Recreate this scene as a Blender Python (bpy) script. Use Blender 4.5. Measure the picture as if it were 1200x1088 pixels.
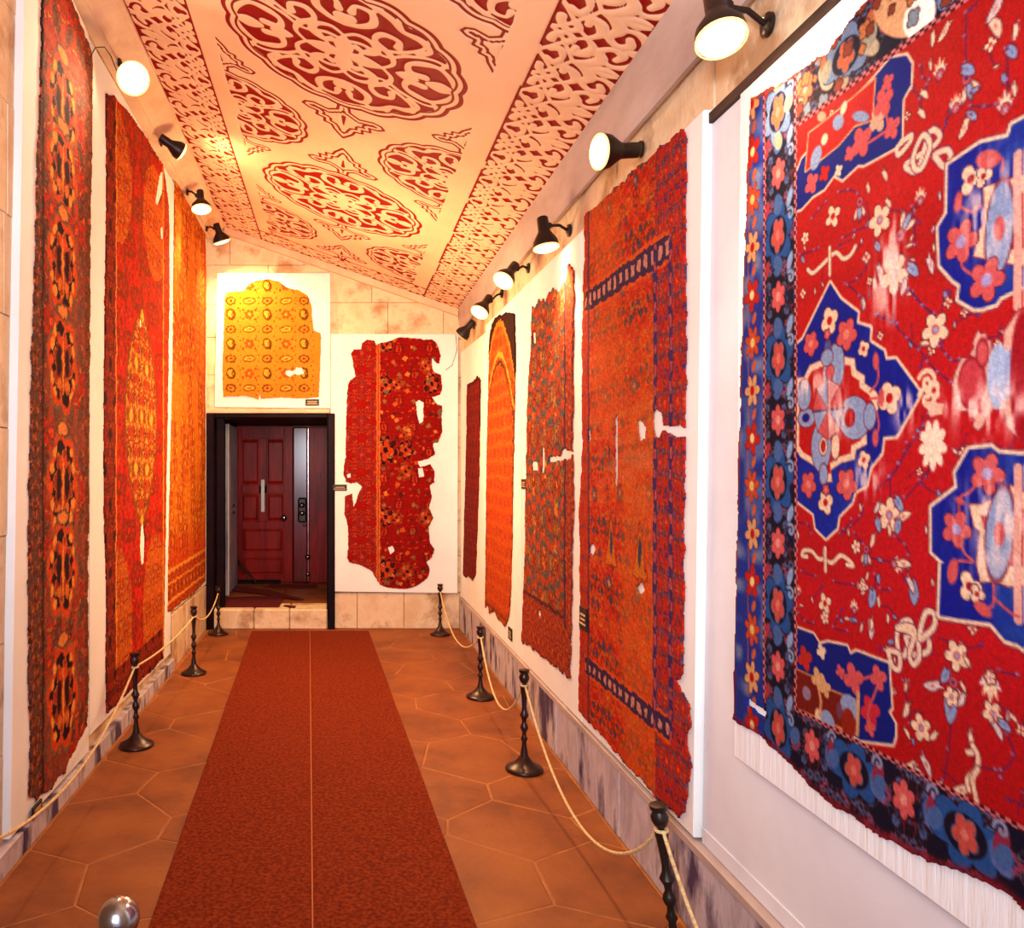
import bpy, math, random
import numpy as np
from mathutils import Vector, Matrix

for o in list(bpy.data.objects):
    bpy.data.objects.remove(o)
SC = bpy.context.scene
COL = SC.collection
PI = math.pi

# ------------------------------------------------------------------ camera
FPX = 930.0                      # focal length in pixels of the 1200 x 1088 frame
VX, VY, HC = 397.0, 550.0, 1.6   # where the gallery axis vanishes, and the eye height
cd = bpy.data.cameras.new('camera')
cam = bpy.data.objects.new('camera', cd)
COL.objects.link(cam)
cam.location = (0, 0, HC)
cam.rotation_euler = (PI / 2, 0, 0)
cd.sensor_width = 36
cd.lens = FPX / 1200 * 36
cd.shift_x = (600 - VX) / 1200
cd.shift_y = (VY - 544) / 1200
cd.clip_start = 0.05
SC.camera = cam

# ------------------------------------------------------------------ world, large lights, exposure
w = bpy.data.worlds.new('world')
SC.world = w
w.use_nodes = True
w.node_tree.nodes['Background'].inputs[0].default_value = (0.80, 0.84, 1.0, 1)
w.node_tree.nodes['Background'].inputs[1].default_value = 0.6
SC.view_settings.view_transform = 'Standard'
SC.view_settings.look = 'None'
SC.view_settings.exposure = 0.72
SC.view_settings.gamma = 1.0
SC.view_settings.use_curve_mapping = False


def area(name, loc, target, sx, sy, power, color):
    l = bpy.data.lights.new(name, 'AREA')
    l.shape = 'RECTANGLE'
    l.size, l.size_y = sx, sy
    l.energy = power
    l.color = color
    o = bpy.data.objects.new(name, l)
    COL.objects.link(o)
    o.location = loc
    o.rotation_euler = (Vector(target) - Vector(loc)).to_track_quat('-Z', 'Y').to_euler()
    return o


# daylight from the open end of the gallery behind the photographer
area('daylight_entrance', (-0.5, -1.6, 2.3), (0.5, 2.6, 2.0), 1.6, 2.0, 72, (0.76, 0.85, 1.0))
# added warm fill without a fixture, brightening the ceiling and far half
gl_ = bpy.data.lights.new('warm_fill', 'POINT')
gl_.energy = 105
gl_.color = (1.0, 0.66, 0.33)
gl_.shadow_soft_size = 0.35
glo = bpy.data.objects.new('warm_fill', gl_)
COL.objects.link(glo)
glo.location = (0.0, 5.9, 2.2)
# the photographer's lamp, aimed forward and a little up
cl_ = bpy.data.lights.new('camera_lamp', 'SPOT')
cl_.energy = 270
cl_.color = (0.88, 0.91, 1.0)
cl_.spot_size = math.radians(100)
cl_.spot_blend = 0.9
cl_.shadow_soft_size = 0.2
clo = bpy.data.objects.new('camera_lamp', cl_)
COL.objects.link(clo)
clo.location = (-0.45, -0.5, 1.95)
clo.rotation_euler = Vector((0.38, 1.0, 0.22)).to_track_quat('-Z', 'Y').to_euler()

# ------------------------------------------------------------------ materials


def srgb(c):
    return tuple((v / 255 / 12.92) if v / 255 <= 0.04045 else ((v / 255 + 0.055) / 1.055) ** 2.4 for v in c)


def mat(name, c, rough=0.8, c2=None, scale=8, detail=4, bump=0.0, bscale=60, metal=0.0, spec=0.3,
        emit=None, estr=0.0, stretch=None, c3=None, lo=0.35, hi=0.65, coat=0.0, sheen=0.0):
    m = bpy.data.materials.new(name)
    m.use_nodes = True
    nt = m.node_tree
    N, L = nt.nodes, nt.links
    b = N['Principled BSDF']
    b.inputs['Roughness'].default_value = rough
    b.inputs['Metallic'].default_value = metal
    b.inputs['Specular IOR Level'].default_value = spec
    b.inputs['Coat Weight'].default_value = coat
    b.inputs['Coat Roughness'].default_value = 0.12
    b.inputs['Sheen Weight'].default_value = sheen
    b.inputs['Base Color'].default_value = (*srgb(c), 1)
    tc = N.new('ShaderNodeTexCoord')
    mp = N.new('ShaderNodeMapping')
    L.new(tc.outputs['Object'], mp.inputs[0])
    if stretch:
        mp.inputs['Scale'].default_value = stretch
    if c2:
        n = N.new('ShaderNodeTexNoise')
        n.inputs['Scale'].default_value = scale
        n.inputs['Detail'].default_value = detail
        n.inputs['Roughness'].default_value = 0.6
        L.new(mp.outputs[0], n.inputs[0])
        r = N.new('ShaderNodeValToRGB')
        r.color_ramp.elements[0].position = lo
        r.color_ramp.elements[0].color = (*srgb(c), 1)
        r.color_ramp.elements[1].position = hi
        r.color_ramp.elements[1].color = (*srgb(c2), 1)
        if c3:
            e = r.color_ramp.elements.new((lo + hi) / 2)
            e.color = (*srgb(c3), 1)
        L.new(n.outputs[0], r.inputs[0])
        L.new(r.outputs[0], b.inputs['Base Color'])
    if bump:
        n2 = N.new('ShaderNodeTexNoise')
        n2.inputs['Scale'].default_value = bscale
        n2.inputs['Detail'].default_value = 5
        L.new(mp.outputs[0], n2.inputs[0])
        bp = N.new('ShaderNodeBump')
        bp.inputs['Strength'].default_value = bump
        bp.inputs['Distance'].default_value = 0.01
        L.new(n2.outputs[0], bp.inputs['Height'])
        L.new(bp.outputs[0], b.inputs['Normal'])
    if emit:
        b.inputs['Emission Color'].default_value = (*emit, 1)
        b.inputs['Emission Strength'].default_value = estr
    return m


def attr_mat(name, rough=0.95, bump=0.25, bscale=350, spec=0.1, ramp=None):
    m = bpy.data.materials.new(name)
    m.use_nodes = True
    nt = m.node_tree
    N, L = nt.nodes, nt.links
    b = N['Principled BSDF']
    b.inputs['Roughness'].default_value = rough
    b.inputs['Specular IOR Level'].default_value = spec
    tc = N.new('ShaderNodeTexCoord')
    if ramp:
        at = N.new('ShaderNodeAttribute')
        at.attribute_name = 'relief'
        r = N.new('ShaderNodeValToRGB')
        r.color_ramp.elements.remove(r.color_ramp.elements[1])
        r.color_ramp.elements[0].position = 0
        r.color_ramp.elements[0].color = (*srgb(ramp[0][1]), 1)
        for pos, c in ramp[1:]:
            e = r.color_ramp.elements.new(pos)
            e.color = (*srgb(c), 1)
        L.new(at.outputs['Fac'], r.inputs[0])
        n = N.new('ShaderNodeTexNoise')
        n.inputs['Scale'].default_value = 3.0
        n.inputs['Detail'].default_value = 6
        L.new(tc.outputs['Object'], n.inputs[0])
        mx = N.new('ShaderNodeMix')
        mx.data_type = 'RGBA'
        mx.blend_type = 'MULTIPLY'
        mx.inputs[0].default_value = 0.35
        L.new(r.outputs[0], mx.inputs[6])
        r2 = N.new('ShaderNodeValToRGB')
        r2.color_ramp.elements[0].position = 0.3
        r2.color_ramp.elements[0].color = (0.75, 0.62, 0.55, 1)
        r2.color_ramp.elements[1].position = 0.6
        r2.color_ramp.elements[1].color = (1, 1, 1, 1)
        L.new(n.outputs[0], r2.inputs[0])
        L.new(r2.outputs[0], mx.inputs[7])
        L.new(mx.outputs[2], b.inputs['Base Color'])
    else:
        at = N.new('ShaderNodeVertexColor')
        at.layer_name = 'knots'
        n = N.new('ShaderNodeTexNoise')
        n.inputs['Scale'].default_value = 90
        n.inputs['Detail'].default_value = 3
        L.new(tc.outputs['Object'], n.inputs[0])
        mx = N.new('ShaderNodeMix')
        mx.data_type = 'RGBA'
        mx.blend_type = 'MULTIPLY'
        mx.inputs[0].default_value = 0.5
        r2 = N.new('ShaderNodeValToRGB')
        r2.color_ramp.elements[0].position = 0.3
        r2.color_ramp.elements[0].color = (0.55, 0.5, 0.5, 1)
        r2.color_ramp.elements[1].position = 0.65
        r2.color_ramp.elements[1].color = (1, 1, 1, 1)
        L.new(n.outputs[0], r2.inputs[0])
        L.new(at.outputs[0], mx.inputs[6])
        L.new(r2.outputs[0], mx.inputs[7])
        L.new(mx.outputs[2], b.inputs['Base Color'])
    if bump:
        n2 = N.new('ShaderNodeTexNoise')
        n2.inputs['Scale'].default_value = bscale
        L.new(tc.outputs['Object'], n2.inputs[0])
        bp = N.new('ShaderNodeBump')
        bp.inputs['Strength'].default_value = bump
        bp.inputs['Distance'].default_value = 0.003
        L.new(n2.outputs[0], bp.inputs['Height'])
        L.new(bp.outputs[0], b.inputs['Normal'])
    return m


M = {}
M['mortar'] = mat('paving_mortar', (168, 106, 56), 0.8, (144, 84, 44), 10, bump=0.3)
M['paving'] = mat('paving_stone', (146, 84, 38), 0.55, (98, 50, 26), 2.3, 8, bump=0.25, bscale=25, spec=0.2, c3=(130, 70, 34), lo=.3, hi=.7)
M['stone'] = mat('ashlar_stone', (214, 180, 140), 0.85, (176, 136, 98), 3.5, 8, bump=0.5, bscale=30, c3=(226, 200, 165))
M['stone_dark'] = mat('weathered_stone', (168, 152, 160), 0.85, (74, 56, 84), 3.2, 8, bump=0.5, bscale=30, c3=(196, 182, 186), stretch=(1, 1.5, 0.6), lo=.36, hi=.6)
M['joint'] = mat('stone_joint', (176, 142, 108), 0.95, (146, 112, 80), 12)
M['linen'] = mat('white_linen', (236, 236, 234), 0.9, (228, 226, 222), 2.0, bump=0.08, bscale=200)
M['linen_crease'] = mat('creased_white_linen', (238, 240, 244), 0.9, (230, 230, 232), 2.0, bump=0.5, bscale=10, stretch=(1, 5, 0.35))
M['board'] = mat('painted_board', (230, 230, 236), 0.75, (218, 216, 222), 1.8, bump=0.05, bscale=40)
M['beam'] = mat('grey_painted_beam', (196, 176, 168), 0.75, (164, 140, 132), 3, 6, bump=0.2, bscale=30, stretch=(1, 0.4, 1))
M['beam_peach'] = mat('peach_painted_plaster', (232, 196, 160), 0.8, (206, 164, 130), 3, 6, bump=0.1)
M['wood_old'] = mat('old_dark_wood', (84, 56, 44), 0.8, (44, 26, 20), 9, bump=0.5, stretch=(1, 0.3, 1))
M['carpet'] = mat('carpet_runner_pile', (128, 50, 18), 0.95, (92, 28, 12), 60, 3, bump=0.5, bscale=300, spec=0.08, sheen=0.0, c3=(112, 38, 14))
M['seam'] = mat('carpet_seam', (170, 92, 46), 0.9)
M['mahogany'] = mat('mahogany_varnish', (150, 24, 8), 0.35, (104, 12, 5), 7, bump=0.05, bscale=20, spec=0.12, stretch=(2, 2, 0.25))
M['mahogany_gloss'] = mat('mahogany_gloss', (120, 16, 10), 0.2, (80, 8, 8), 7, spec=0.4, stretch=(2, 2, 0.25))
M['black_paint'] = mat('blackened_door_frame', (16, 8, 14), 0.5, (30, 12, 16), 6, spec=0.06, bump=0.1)
M['blue_daylit'] = mat('daylit_blue_gloss', (176, 192, 236), 0.3, (96, 110, 160), 2.5, 4, spec=0.5, stretch=(1, 1, 0.4))  # blue raised to stand for daylight on the side leaf
M['bronze'] = mat('dark_turned_metal', (56, 26, 20), 0.32, (34, 14, 14), 14, metal=0.35, spec=0.6)
M['black_metal'] = mat('black_lamp_metal', (40, 26, 22), 0.4, metal=0.5, spec=0.5, c2=(44, 32, 26), scale=20)
M['chrome'] = mat('worn_chrome', (190, 188, 190), 0.22, metal=1.0, c2=(150, 146, 150), scale=10)
M['rope'] = mat('cream_cotton_rope', (232, 204, 150), 0.85, (196, 162, 108), 80, bump=0.6, bscale=160)
M['placard'] = mat('dark_placard', (44, 22, 20), 0.5, (30, 14, 14), 10)
M['print'] = mat('pale_print', (210, 170, 120), 0.7)
M['lamp'] = mat('lit_lamp_glass', (255, 240, 210), 0.3, emit=(1.0, 0.78, 0.42), estr=14)
M['lamp_side'] = mat('glowing_lamp_side', (255, 200, 130), 0.3, emit=(1.0, 0.42, 0.10), estr=2.2)
M['lamp_dead'] = mat('unlit_lamp_glass', (210, 190, 150), 0.25, spec=0.6)
M['mat_red'] = mat('dark_red_mat', (98, 14, 16), 0.95, (74, 8, 12), 30, bump=0.4, bscale=200)
M['knots'] = attr_mat('hand_knotted_wool')
M['fretwork'] = attr_mat('painted_fretwork', rough=0.6, bump=0.12, bscale=40, spec=0.08,
                         ramp=[(0, (140, 10, 8)), (0.40, (140, 10, 8)), (0.47, (120, 10, 8)), (0.53, (232, 178, 140)), (0.60, (240, 196, 160)), (0.72, (236, 188, 150))])

# ------------------------------------------------------------------ mesh helpers


class MB:
    def __init__(s):
        s.v, s.f, s.sm = [], [], []

    def add(s, vs, fs, smooth=False):
        n = len(s.v)
        s.v += [tuple(v) for v in vs]
        s.f += [tuple(i + n for i in f) for f in fs]
        s.sm += [smooth] * len(fs)
        return s

    def box(s, x0, x1, y0, y1, z0, z1, b=0.0):
        if b <= 0:
            vs = [(x, y, z) for z in (z0, z1) for y in (y0, y1) for x in (x0, x1)]
            return s.add(vs, [(0, 2, 3, 1), (4, 5, 7, 6), (0, 1, 5, 4), (2, 6, 7, 3), (0, 4, 6, 2), (1, 3, 7, 5)])
        # chamfered box
        vs, idx = [], {}
        for sx in (0, 1):
            for sy in (0, 1):
                for sz in (0, 1):
                    X, Y, Z = (x0, x1)[sx], (y0, y1)[sy], (z0, z1)[sz]
                    dx, dy, dz = (b, -b)[sx], (b, -b)[sy], (b, -b)[sz]
                    for k, p in enumerate(((X, Y + dy, Z + dz), (X + dx, Y, Z + dz), (X + dx, Y + dy, Z))):
                        idx[(sx, sy, sz, k)] = len(vs)
                        vs.append(p)
        fs = []
        for a in (0, 1):
            fs.append([idx[(a, 0, 0, 0)], idx[(a, 1, 0, 0)], idx[(a, 1, 1, 0)], idx[(a, 0, 1, 0)]])
            fs.append([idx[(0, a, 0, 1)], idx[(1, a, 0, 1)], idx[(1, a, 1, 1)], idx[(0, a, 1, 1)]])
            fs.append([idx[(0, 0, a, 2)], idx[(1, 0, a, 2)], idx[(1, 1, a, 2)], idx[(0, 1, a, 2)]])
        for a in (0, 1):
            for c in (0, 1):
                fs.append([idx[(a, c, 0, 0)], idx[(a, c, 0, 1)], idx[(a, c, 1, 1)], idx[(a, c, 1, 0)]])
                fs.append([idx[(a, 0, c, 0)], idx[(a, 0, c, 2)], idx[(a, 1, c, 2)], idx[(a, 1, c, 0)]])
                fs.append([idx[(0, a, c, 1)], idx[(0, a, c, 2)], idx[(1, a, c, 2)], idx[(1, a, c, 1)]])
                for d in (0, 1):
                    fs.append([idx[(a, c, d, 0)], idx[(a, c, d, 1)], idx[(a, c, d, 2)]])
        return s.add(vs, fs)

    def lathe(s, prof, c=(0, 0, 0), axis=(0, 0, 1), n=24, cap=True):
        q = Vector((0, 0, 1)).rotation_difference(Vector(axis).normalized())
        c = Vector(c)
        vs, fs = [], []
        for r, z in prof:
            for k in range(n):
                a = 2 * PI * k / n
                vs.append(c + q @ Vector((r * math.cos(a), r * math.sin(a), z)))
        for i in range(len(prof) - 1):
            for k in range(n):
                k2 = (k + 1) % n
                fs.append((i * n + k, i * n + k2, (i + 1) * n + k2, (i + 1) * n + k))
        if cap:
            fs.append(tuple(range(n))[::-1])
            fs.append(tuple((len(prof) - 1) * n + k for k in range(n)))
        return s.add(vs, fs, True)

    def tube(s, pts, r, n=8):
        pts = [Vector(p) for p in pts]
        vs, fs = [], []
        for i, p in enumerate(pts):
            t = (pts[min(i + 1, len(pts) - 1)] - pts[max(i - 1, 0)]).normalized()
            a = t.cross(Vector((0, 0, 1)))
            if a.length < 1e-3:
                a = t.cross(Vector((1, 0, 0)))
            a.normalize()
            b = t.cross(a)
            for k in range(n):
                th = 2 * PI * k / n
                vs.append(p + r * (math.cos(th) * a + math.sin(th) * b))
        for i in range(len(pts) - 1):
            for k in range(n):
                k2 = (k + 1) % n
                fs.append((i * n + k, i * n + k2, (i + 1) * n + k2, (i + 1) * n + k))
        fs.append(tuple(range(n))[::-1])
        fs.append(tuple((len(pts) - 1) * n + k for k in range(n)))
        return s.add(vs, fs, True)

    def prism(s, poly, f, d0, d1, inset=0.0, bev=0.0):
        """polygon (a,b) mapped by f(a,b,d) from depth d0 to d1 (front, inset by inset)"""
        n = len(poly)
        ca = sum(p[0] for p in poly) / n
        cb = sum(p[1] for p in poly) / n
        R = max(1e-4, min(math.hypot(p[0] - ca, p[1] - cb) for p in poly))
        k = max(0.5, 1 - inset / R)
        vs = [f(a, b, d0) for a, b in poly]
        vs += [f(a, b, d1 - (d1 - d0) * bev) for a, b in poly]
        vs += [f(ca + (a - ca) * k, cb + (b - cb) * k, d1) for a, b in poly]
        fs = [tuple(range(n))]
        for j in (0, 1):
            for i in range(n):
                i2 = (i + 1) % n
                fs.append((j * n + i, j * n + i2, (j + 1) * n + i2, (j + 1) * n + i))
        fs.append(tuple(2 * n + i for i in range(n)))
        return s.add(vs, fs)

    def build(s, name, m, parent=None):
        me = bpy.data.meshes.new(name)
        me.from_pydata([tuple(v) for v in s.v], [], s.f)
        me.polygons.foreach_set('use_smooth', s.sm)
        me.materials.append(m)
        import bmesh
        bm = bmesh.new()
        bm.from_mesh(me)
        bmesh.ops.recalc_face_normals(bm, faces=bm.faces)
        bm.to_mesh(me)
        bm.free()
        if any(s.sm) :
            try:
                me.set_sharp_from_angle(angle=0.9)
            except Exception:
                pass
        o = bpy.data.objects.new(name, me)
        COL.objects.link(o)
        if parent is not None:
            attach(o, parent)
        return o


def attach(o, parent):
    o.parent = parent
    bpy.context.view_layer.update() if False else None
    o.matrix_parent_inverse = WORLD.get(parent.name, Matrix.Identity(4)).inverted()


WORLD = {}


def empty(name, loc, label=None, cat=None, group=None):
    o = bpy.data.objects.new(name, None)
    COL.objects.link(o)
    o.location = loc
    WORLD[o.name] = Matrix.Translation(Vector(loc))
    o.empty_display_size = 0.05
    if label:
        tag(o, label, cat, group)
    return o


def tag(o, label, cat, group=None, kind=None):
    o['label'] = label
    o['category'] = cat
    if group:
        o['group'] = group
    if kind:
        o['kind'] = kind
    return o


def struct(o):
    o['kind'] = 'structure'
    return o


XR, XL, YB = 1.22, -1.32, 7.96          # front of the boards right and left; the end wall


def PR(x, y, X=XR):                      # a point of the right wall: (distance along the gallery, height)
    t = X / (x - VX)
    return (FPX * t, HC - (y - VY) * t)


def PL(x, y):
    t = XL / (x - VX)
    return (FPX * t, HC - (y - VY) * t)


def PB(x, y, Y=YB):                      # a point of the end wall: (across, height)
    return ((x - VX) * Y / FPX, HC - (y - VY) * Y / FPX)


def clip(poly, a, b, c):                 # keep a*x+b*y<=c
    out = []
    for i in range(len(poly)):
        p, q = poly[i], poly[(i + 1) % len(poly)]
        dp, dq = a * p[0] + b * p[1] - c, a * q[0] + b * q[1] - c
        if dp <= 0:
            out.append(p)
        if (dp < 0 < dq) or (dq < 0 < dp):
            t = dp / (dp - dq)
            out.append((p[0] + t * (q[0] - p[0]), p[1] + t * (q[1] - p[1])))
    return out


def ceil_z(X, Y):
    return 3.19 - 0.352 * (X - 1.233) + 0.0129 * (YB - Y)


fR = lambda face: (lambda u, v, d: (face - d, u, v))        # right wall, d = how proud of the face
fL = lambda face: (lambda u, v, d: (face + d, u, v))
fB = lambda face: (lambda u, v, d: (u, face - d, v))
fF = lambda u, v, d: (u, v, d)


def ashlar(parent, region, f, rh, bw, m, depth=0.05, gap=0.0016, seed=1, name='stone_block'):
    rnd = random.Random(seed)
    a0 = min(p[0] for p in region); a1 = max(p[0] for p in region)
    b0 = min(p[1] for p in region); b1 = max(p[1] for p in region)
    b, row, n = b0, 0, 0
    while b < b1 - 0.01:
        h = rh * rnd.uniform(0.92, 1.1)
        if b1 - (b + h) < rh * 0.3:
            h = b1 - b
        a = a0 - rnd.uniform(0, bw)
        while a < a1:
            wd = bw * rnd.uniform(0.75, 1.3)
            poly = [(a + gap, b + gap), (a + wd - gap, b + gap), (a + wd - gap, b + h - gap), (a + gap, b + h - gap)]
            for i in range(len(region)):
                p, q = region[i], region[(i + 1) % len(region)]
                nx, ny = (q[1] - p[1]), -(q[0] - p[0])
                poly = clip(poly, nx, ny, nx * p[0] + ny * p[1]) if len(poly) > 2 else poly
            if len(poly) > 2:
                ar = abs(sum(poly[i][0] * poly[(i + 1) % len(poly)][1] - poly[(i + 1) % len(poly)][0] * poly[i][1] for i in range(len(poly)))) / 2
                if ar > 0.002:
                    MB().prism(poly, f, 0.0, depth + rnd.uniform(-0.003, 0.003), 0.004, 0.12).build(name, m, parent)
                    n += 1
            a += wd
        b += h
        row += 1
    return n


# ------------------------------------------------------------------ the shell
YN = -2.6                                   # the open near end
floor = struct(MB().box(-1.62, 1.60, YN, YB + 0.1, -0.15, -0.0025).build('floor', M['mortar']))


def paving(parent):
    rnd = random.Random(11)
    pts = []
    du, dv = 0.60, 0.47
    r = 0
    v = -0.7
    while v < YB + 0.4:
        u = -1.9 + (0.30 if r % 2 else 0)
        while u < 2.0:
            pts.append((u + rnd.uniform(-0.10, 0.10), v + rnd.uniform(-0.09, 0.09)))
            u += du
        v += dv
        r += 1
    for i, p in enumerate(pts):
        poly = [(p[0] - 0.6, p[1] - 0.6), (p[0] + 0.6, p[1] - 0.6), (p[0] + 0.6, p[1] + 0.6), (p[0] - 0.6, p[1] + 0.6)]
        for q in pts:
            if q is p:
                continue
            dx, dy = q[0] - p[0], q[1] - p[1]
            d = math.hypot(dx, dy)
            if d > 1.3:
                continue
            g = 0.005
            poly = clip(poly, dx / d, dy / d, (dx * (p[0] + q[0]) + dy * (p[1] + q[1])) / 2 / d - g)
            if len(poly) < 3:
                break
        for a, b, c in ((1, 0, 1.205), (-1, 0, 1.295), (0, 1, YB - 0.012), (0, -1, 0.6)):
            if len(poly) > 2:
                poly = clip(poly, a, b, c)
        if len(poly) > 2:
            ar = abs(sum(poly[k][0] * poly[(k + 1) % len(poly)][1] - poly[(k + 1) % len(poly)][0] * poly[k][1] for k in range(len(poly)))) / 2
            if ar > 0.004:
                MB().prism(poly, fF, -0.03, rnd.uniform(-0.0015, 0.001), 0.006, 0.06).build('paving_stone', M['paving'], parent)


paving(floor)

# right wall: core, low stone plinth, upper course of blocks
wr = struct(MB().box(1.262, 1.31, 0.3, 2.655, 0.32, 2.79).box(1.262, 1.31, 2.655, 5.195, 0.32, 2.695).box(1.31, 1.60, YN, YB + 0.3, -0.006, 3.6).build('wall_right', M['joint']))
ashlar(wr, [(1.3, 2.795), (2.66, 2.795), (2.66, 2.70), (YB - 0.002, 2.70), (YB - 0.002, 3.05), (1.3, 3.05)][0:2] + [(2.66, 3.05), (1.3, 3.05)], fR(1.31), 0.26, 0.62, M['stone'], 0.05, seed=9)
ashlar(wr, [(2.665, 2.70), (YB - 0.002, 2.70), (YB - 0.002, 3.05), (2.665, 3.05)], fR(1.31), 0.35, 0.62, M['stone'], 0.05, seed=3)
ashlar(wr, [(5.2, 0.34), (YB - 0.002, 0.34), (YB - 0.002, 2.70), (5.2, 2.70)], fR(1.31), 0.33, 0.62, M['stone'], 0.05, seed=4)
plr = struct(MB().box(1.235, 1.309, YN, YB - 0.002, -0.006, 0.285).build('trim_1', M['joint']))
ashlar(plr, [(0.2, 0.0), (YB - 0.002, 0.0), (YB - 0.002, 0.29), (0.2, 0.29)], fR(1.26), 0.29, 0.55, M['stone_dark'], 0.045, seed=5)
struct(MB().prism([(0.2, 0.292), (YB - 0.004, 0.292), (YB - 0.004, 0.318), (0.2, 0.318)], fR(1.309), 0.0, 0.10, 0.0, 0.2).build('trim_2', M['beam']))

# left wall
wl = struct(MB().box(-1.70, -1.40, YN, YB + 0.3, -0.006, 4.6).build('wall_left', M['joint']))
ashlar(wl, [(1.9, 0.0), (YB - 0.002, 0.0), (YB - 0.002, 4.15), (1.9, 4.15)], fL(-1.40), 0.42, 0.8, M['stone'], 0.045, seed=6)
ashlar(wl, [(1.9, 0.0), (6.3, 0.0), (6.3, 0.095), (1.9, 0.095)], fL(-1.352), 0.2, 0.7, M['stone_dark'], 0.045, seed=7, name='plinth_stone')
ashlar(wl, [(6.3, 0.0), (YB - 0.002, 0.0), (YB - 0.002, 0.44), (6.3, 0.44)], fL(-1.352), 0.44, 0.6, M['stone'], 0.03, seed=8, name='plinth_stone')

# end wall with the doorway: opening across -1.28..-0.10, up to 2.165
DX0, DX1, DZ = -1.28, -0.10, 2.165
YD = 9.86
wb = MB()
wb.box(DX1, 1.6, YB + 0.05, YD + 0.3, -0.006, 4.4)
wb.box(-1.7, DX0, YB + 0.05, YD + 0.3, -0.006, 4.6)
wb.box(DX0, DX1, YB + 0.05, YD + 0.3, DZ, 4.6)
wb.box(DX0, DX1, YD + 0.012, YD + 0.3, -0.006, DZ)
wb = struct(wb.build('wall_back', M['joint']))


def ctop(x0, x1):
    return [(x1, ceil_z(x1, YB) + 0.01), (x0, ceil_z(x0, YB) + 0.01)]


ashlar(wb, [(DX1, 0.0), (1.31, 0.0)] + ctop(DX1, 1.31), fB(YB + 0.05), 0.36, 0.62, M['stone'], 0.05, seed=12)
ashlar(wb, [(-1.40, DZ + 0.03), (DX1, DZ + 0.03)] + ctop(-1.40, DX1), fB(YB + 0.05), 0.36, 0.62, M['stone'], 0.05, seed=13)
struct(MB().box(-1.40, DX1 + 0.01, YB - 0.035, YB + 0.05, DZ - 0.005, DZ + 0.035, 0.006).build('trim_3', M['beam_peach']))
# stone reveals of the deep doorway
jl = MB()
jl.box(DX0 - 0.005, DX0 + 0.02, YB + 0.051, YD, 0.19, DZ - 0.03, 0.004)
jl.box(DX1 - 0.02, DX1 + 0.004, YB + 0.051, YD, 0.19, DZ - 0.03, 0.004)
jl.box(DX0, DX1, YB + 0.051, YD, DZ - 0.03, DZ + 0.0, 0.004)
struct(jl.build('trim_4', M['black_paint']))

# threshold step
st = empty('doorstep', (-0.69, YB, 0))
struct(st)
MB().box(DX0 + 0.005, DX1 - 0.005, YB + 0.03, YD + 0.1, -0.006, 0.10).build('step_core', M['joint'], st)
rn = random.Random(4)
x = DX0 + 0.01
for wdt in (0.42, 0.36, 0.38):
    MB().box(x, x + wdt - 0.006, YB - 0.03, YB + 0.34, -0.004, 0.198 + rn.uniform(-.002, .002), 0.012).build('step_stone', M['stone'], st)
    x += wdt
for j, (y0, y1) in enumerate(((YB + 0.345, YB + 0.85), (YB + 0.855, YB + 1.40), (YB + 1.405, YD + 0.1))):
    x = DX0 + 0.012
    for wdt in ((0.55, 0.61), (0.66, 0.50), (0.48, 0.68))[j]:
        MB().box(x, x + wdt - 0.006, y0, y1, 0.10, 0.197 + rn.uniform(-.002, .002), 0.006).build('step_stone', M['paving'], st)
        x += wdt

# cornices
struct(MB().prism([(1.235, 3.02), (1.31, 3.02), (1.31, 3.36), (1.235, 3.36)], lambda a, b, d: (a, d, b), YN, YB - 0.002).build('trim_5', M['beam_peach']))
gb = MB()
gb.add([(1.19, y, ceil_z(1.19, y) - 0.005) for y in (1.2, YB)] + [(1.232, y, 3.0 + 0.0) for y in (1.2, YB)] +
       [(1.215, y, 3.0) for y in (1.2, YB)] + [(1.234, y, ceil_z(1.19, y) + 0.03) for y in (1.2, YB)],
       [(0, 1, 5, 4), (4, 5, 3, 2), (2, 3, 7, 6), (6, 7, 1, 0), (0, 4, 2, 6), (1, 5, 3, 7)])
struct(gb.build('trim_6', M['beam']))
# left coved cornice with two fillets
cv = []
for (a, b) in ((-1.135, 0.0), (-1.135, -0.03), (-1.16, -0.035), (-1.165, -0.055), (-1.20, -0.075), (-1.24, -0.10), (-1.27, -0.14), (-1.28, -0.155), (-1.28, -0.18), (-1.30, -0.185), (-1.352, -0.19), (-1.352, 0.08)):
    cv.append((a, b))
cm = MB()
nv = len(cv)
vs = []
for y in (1.5, YB - 0.002):
    for a, b in cv:
        vs.append((a, y, ceil_z(-1.135, y) + (b * 0.62 if b < 0 else b)))
cm.add(vs, [tuple(range(nv)), tuple(range(nv, 2 * nv))] + [(i, (i + 1) % nv, nv + (i + 1) % nv, nv + i) for i in range(nv)])
struct(cm.build('trim_7', M['beam_peach']))
# raking strip where the ceiling meets the end wall
rk = MB()
vs = []
for y in (YB - 0.05, YB - 0.0):
    for x_, dz in ((-1.14, -0.005), (1.19, -0.005), (1.19, -0.075), (-1.14, -0.075)):
        vs.append((x_, y, ceil_z(x_, YB) + dz))
rk.add(vs, [(0, 1, 2, 3), (4, 5, 6, 7), (0, 1, 5, 4), (1, 2, 6, 5), (2, 3, 7, 6), (3, 0, 4, 7)])
struct(rk.build('trim_8', M['beam_peach']))

# ------------------------------------------------------------------ drawing fields on grids


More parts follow.
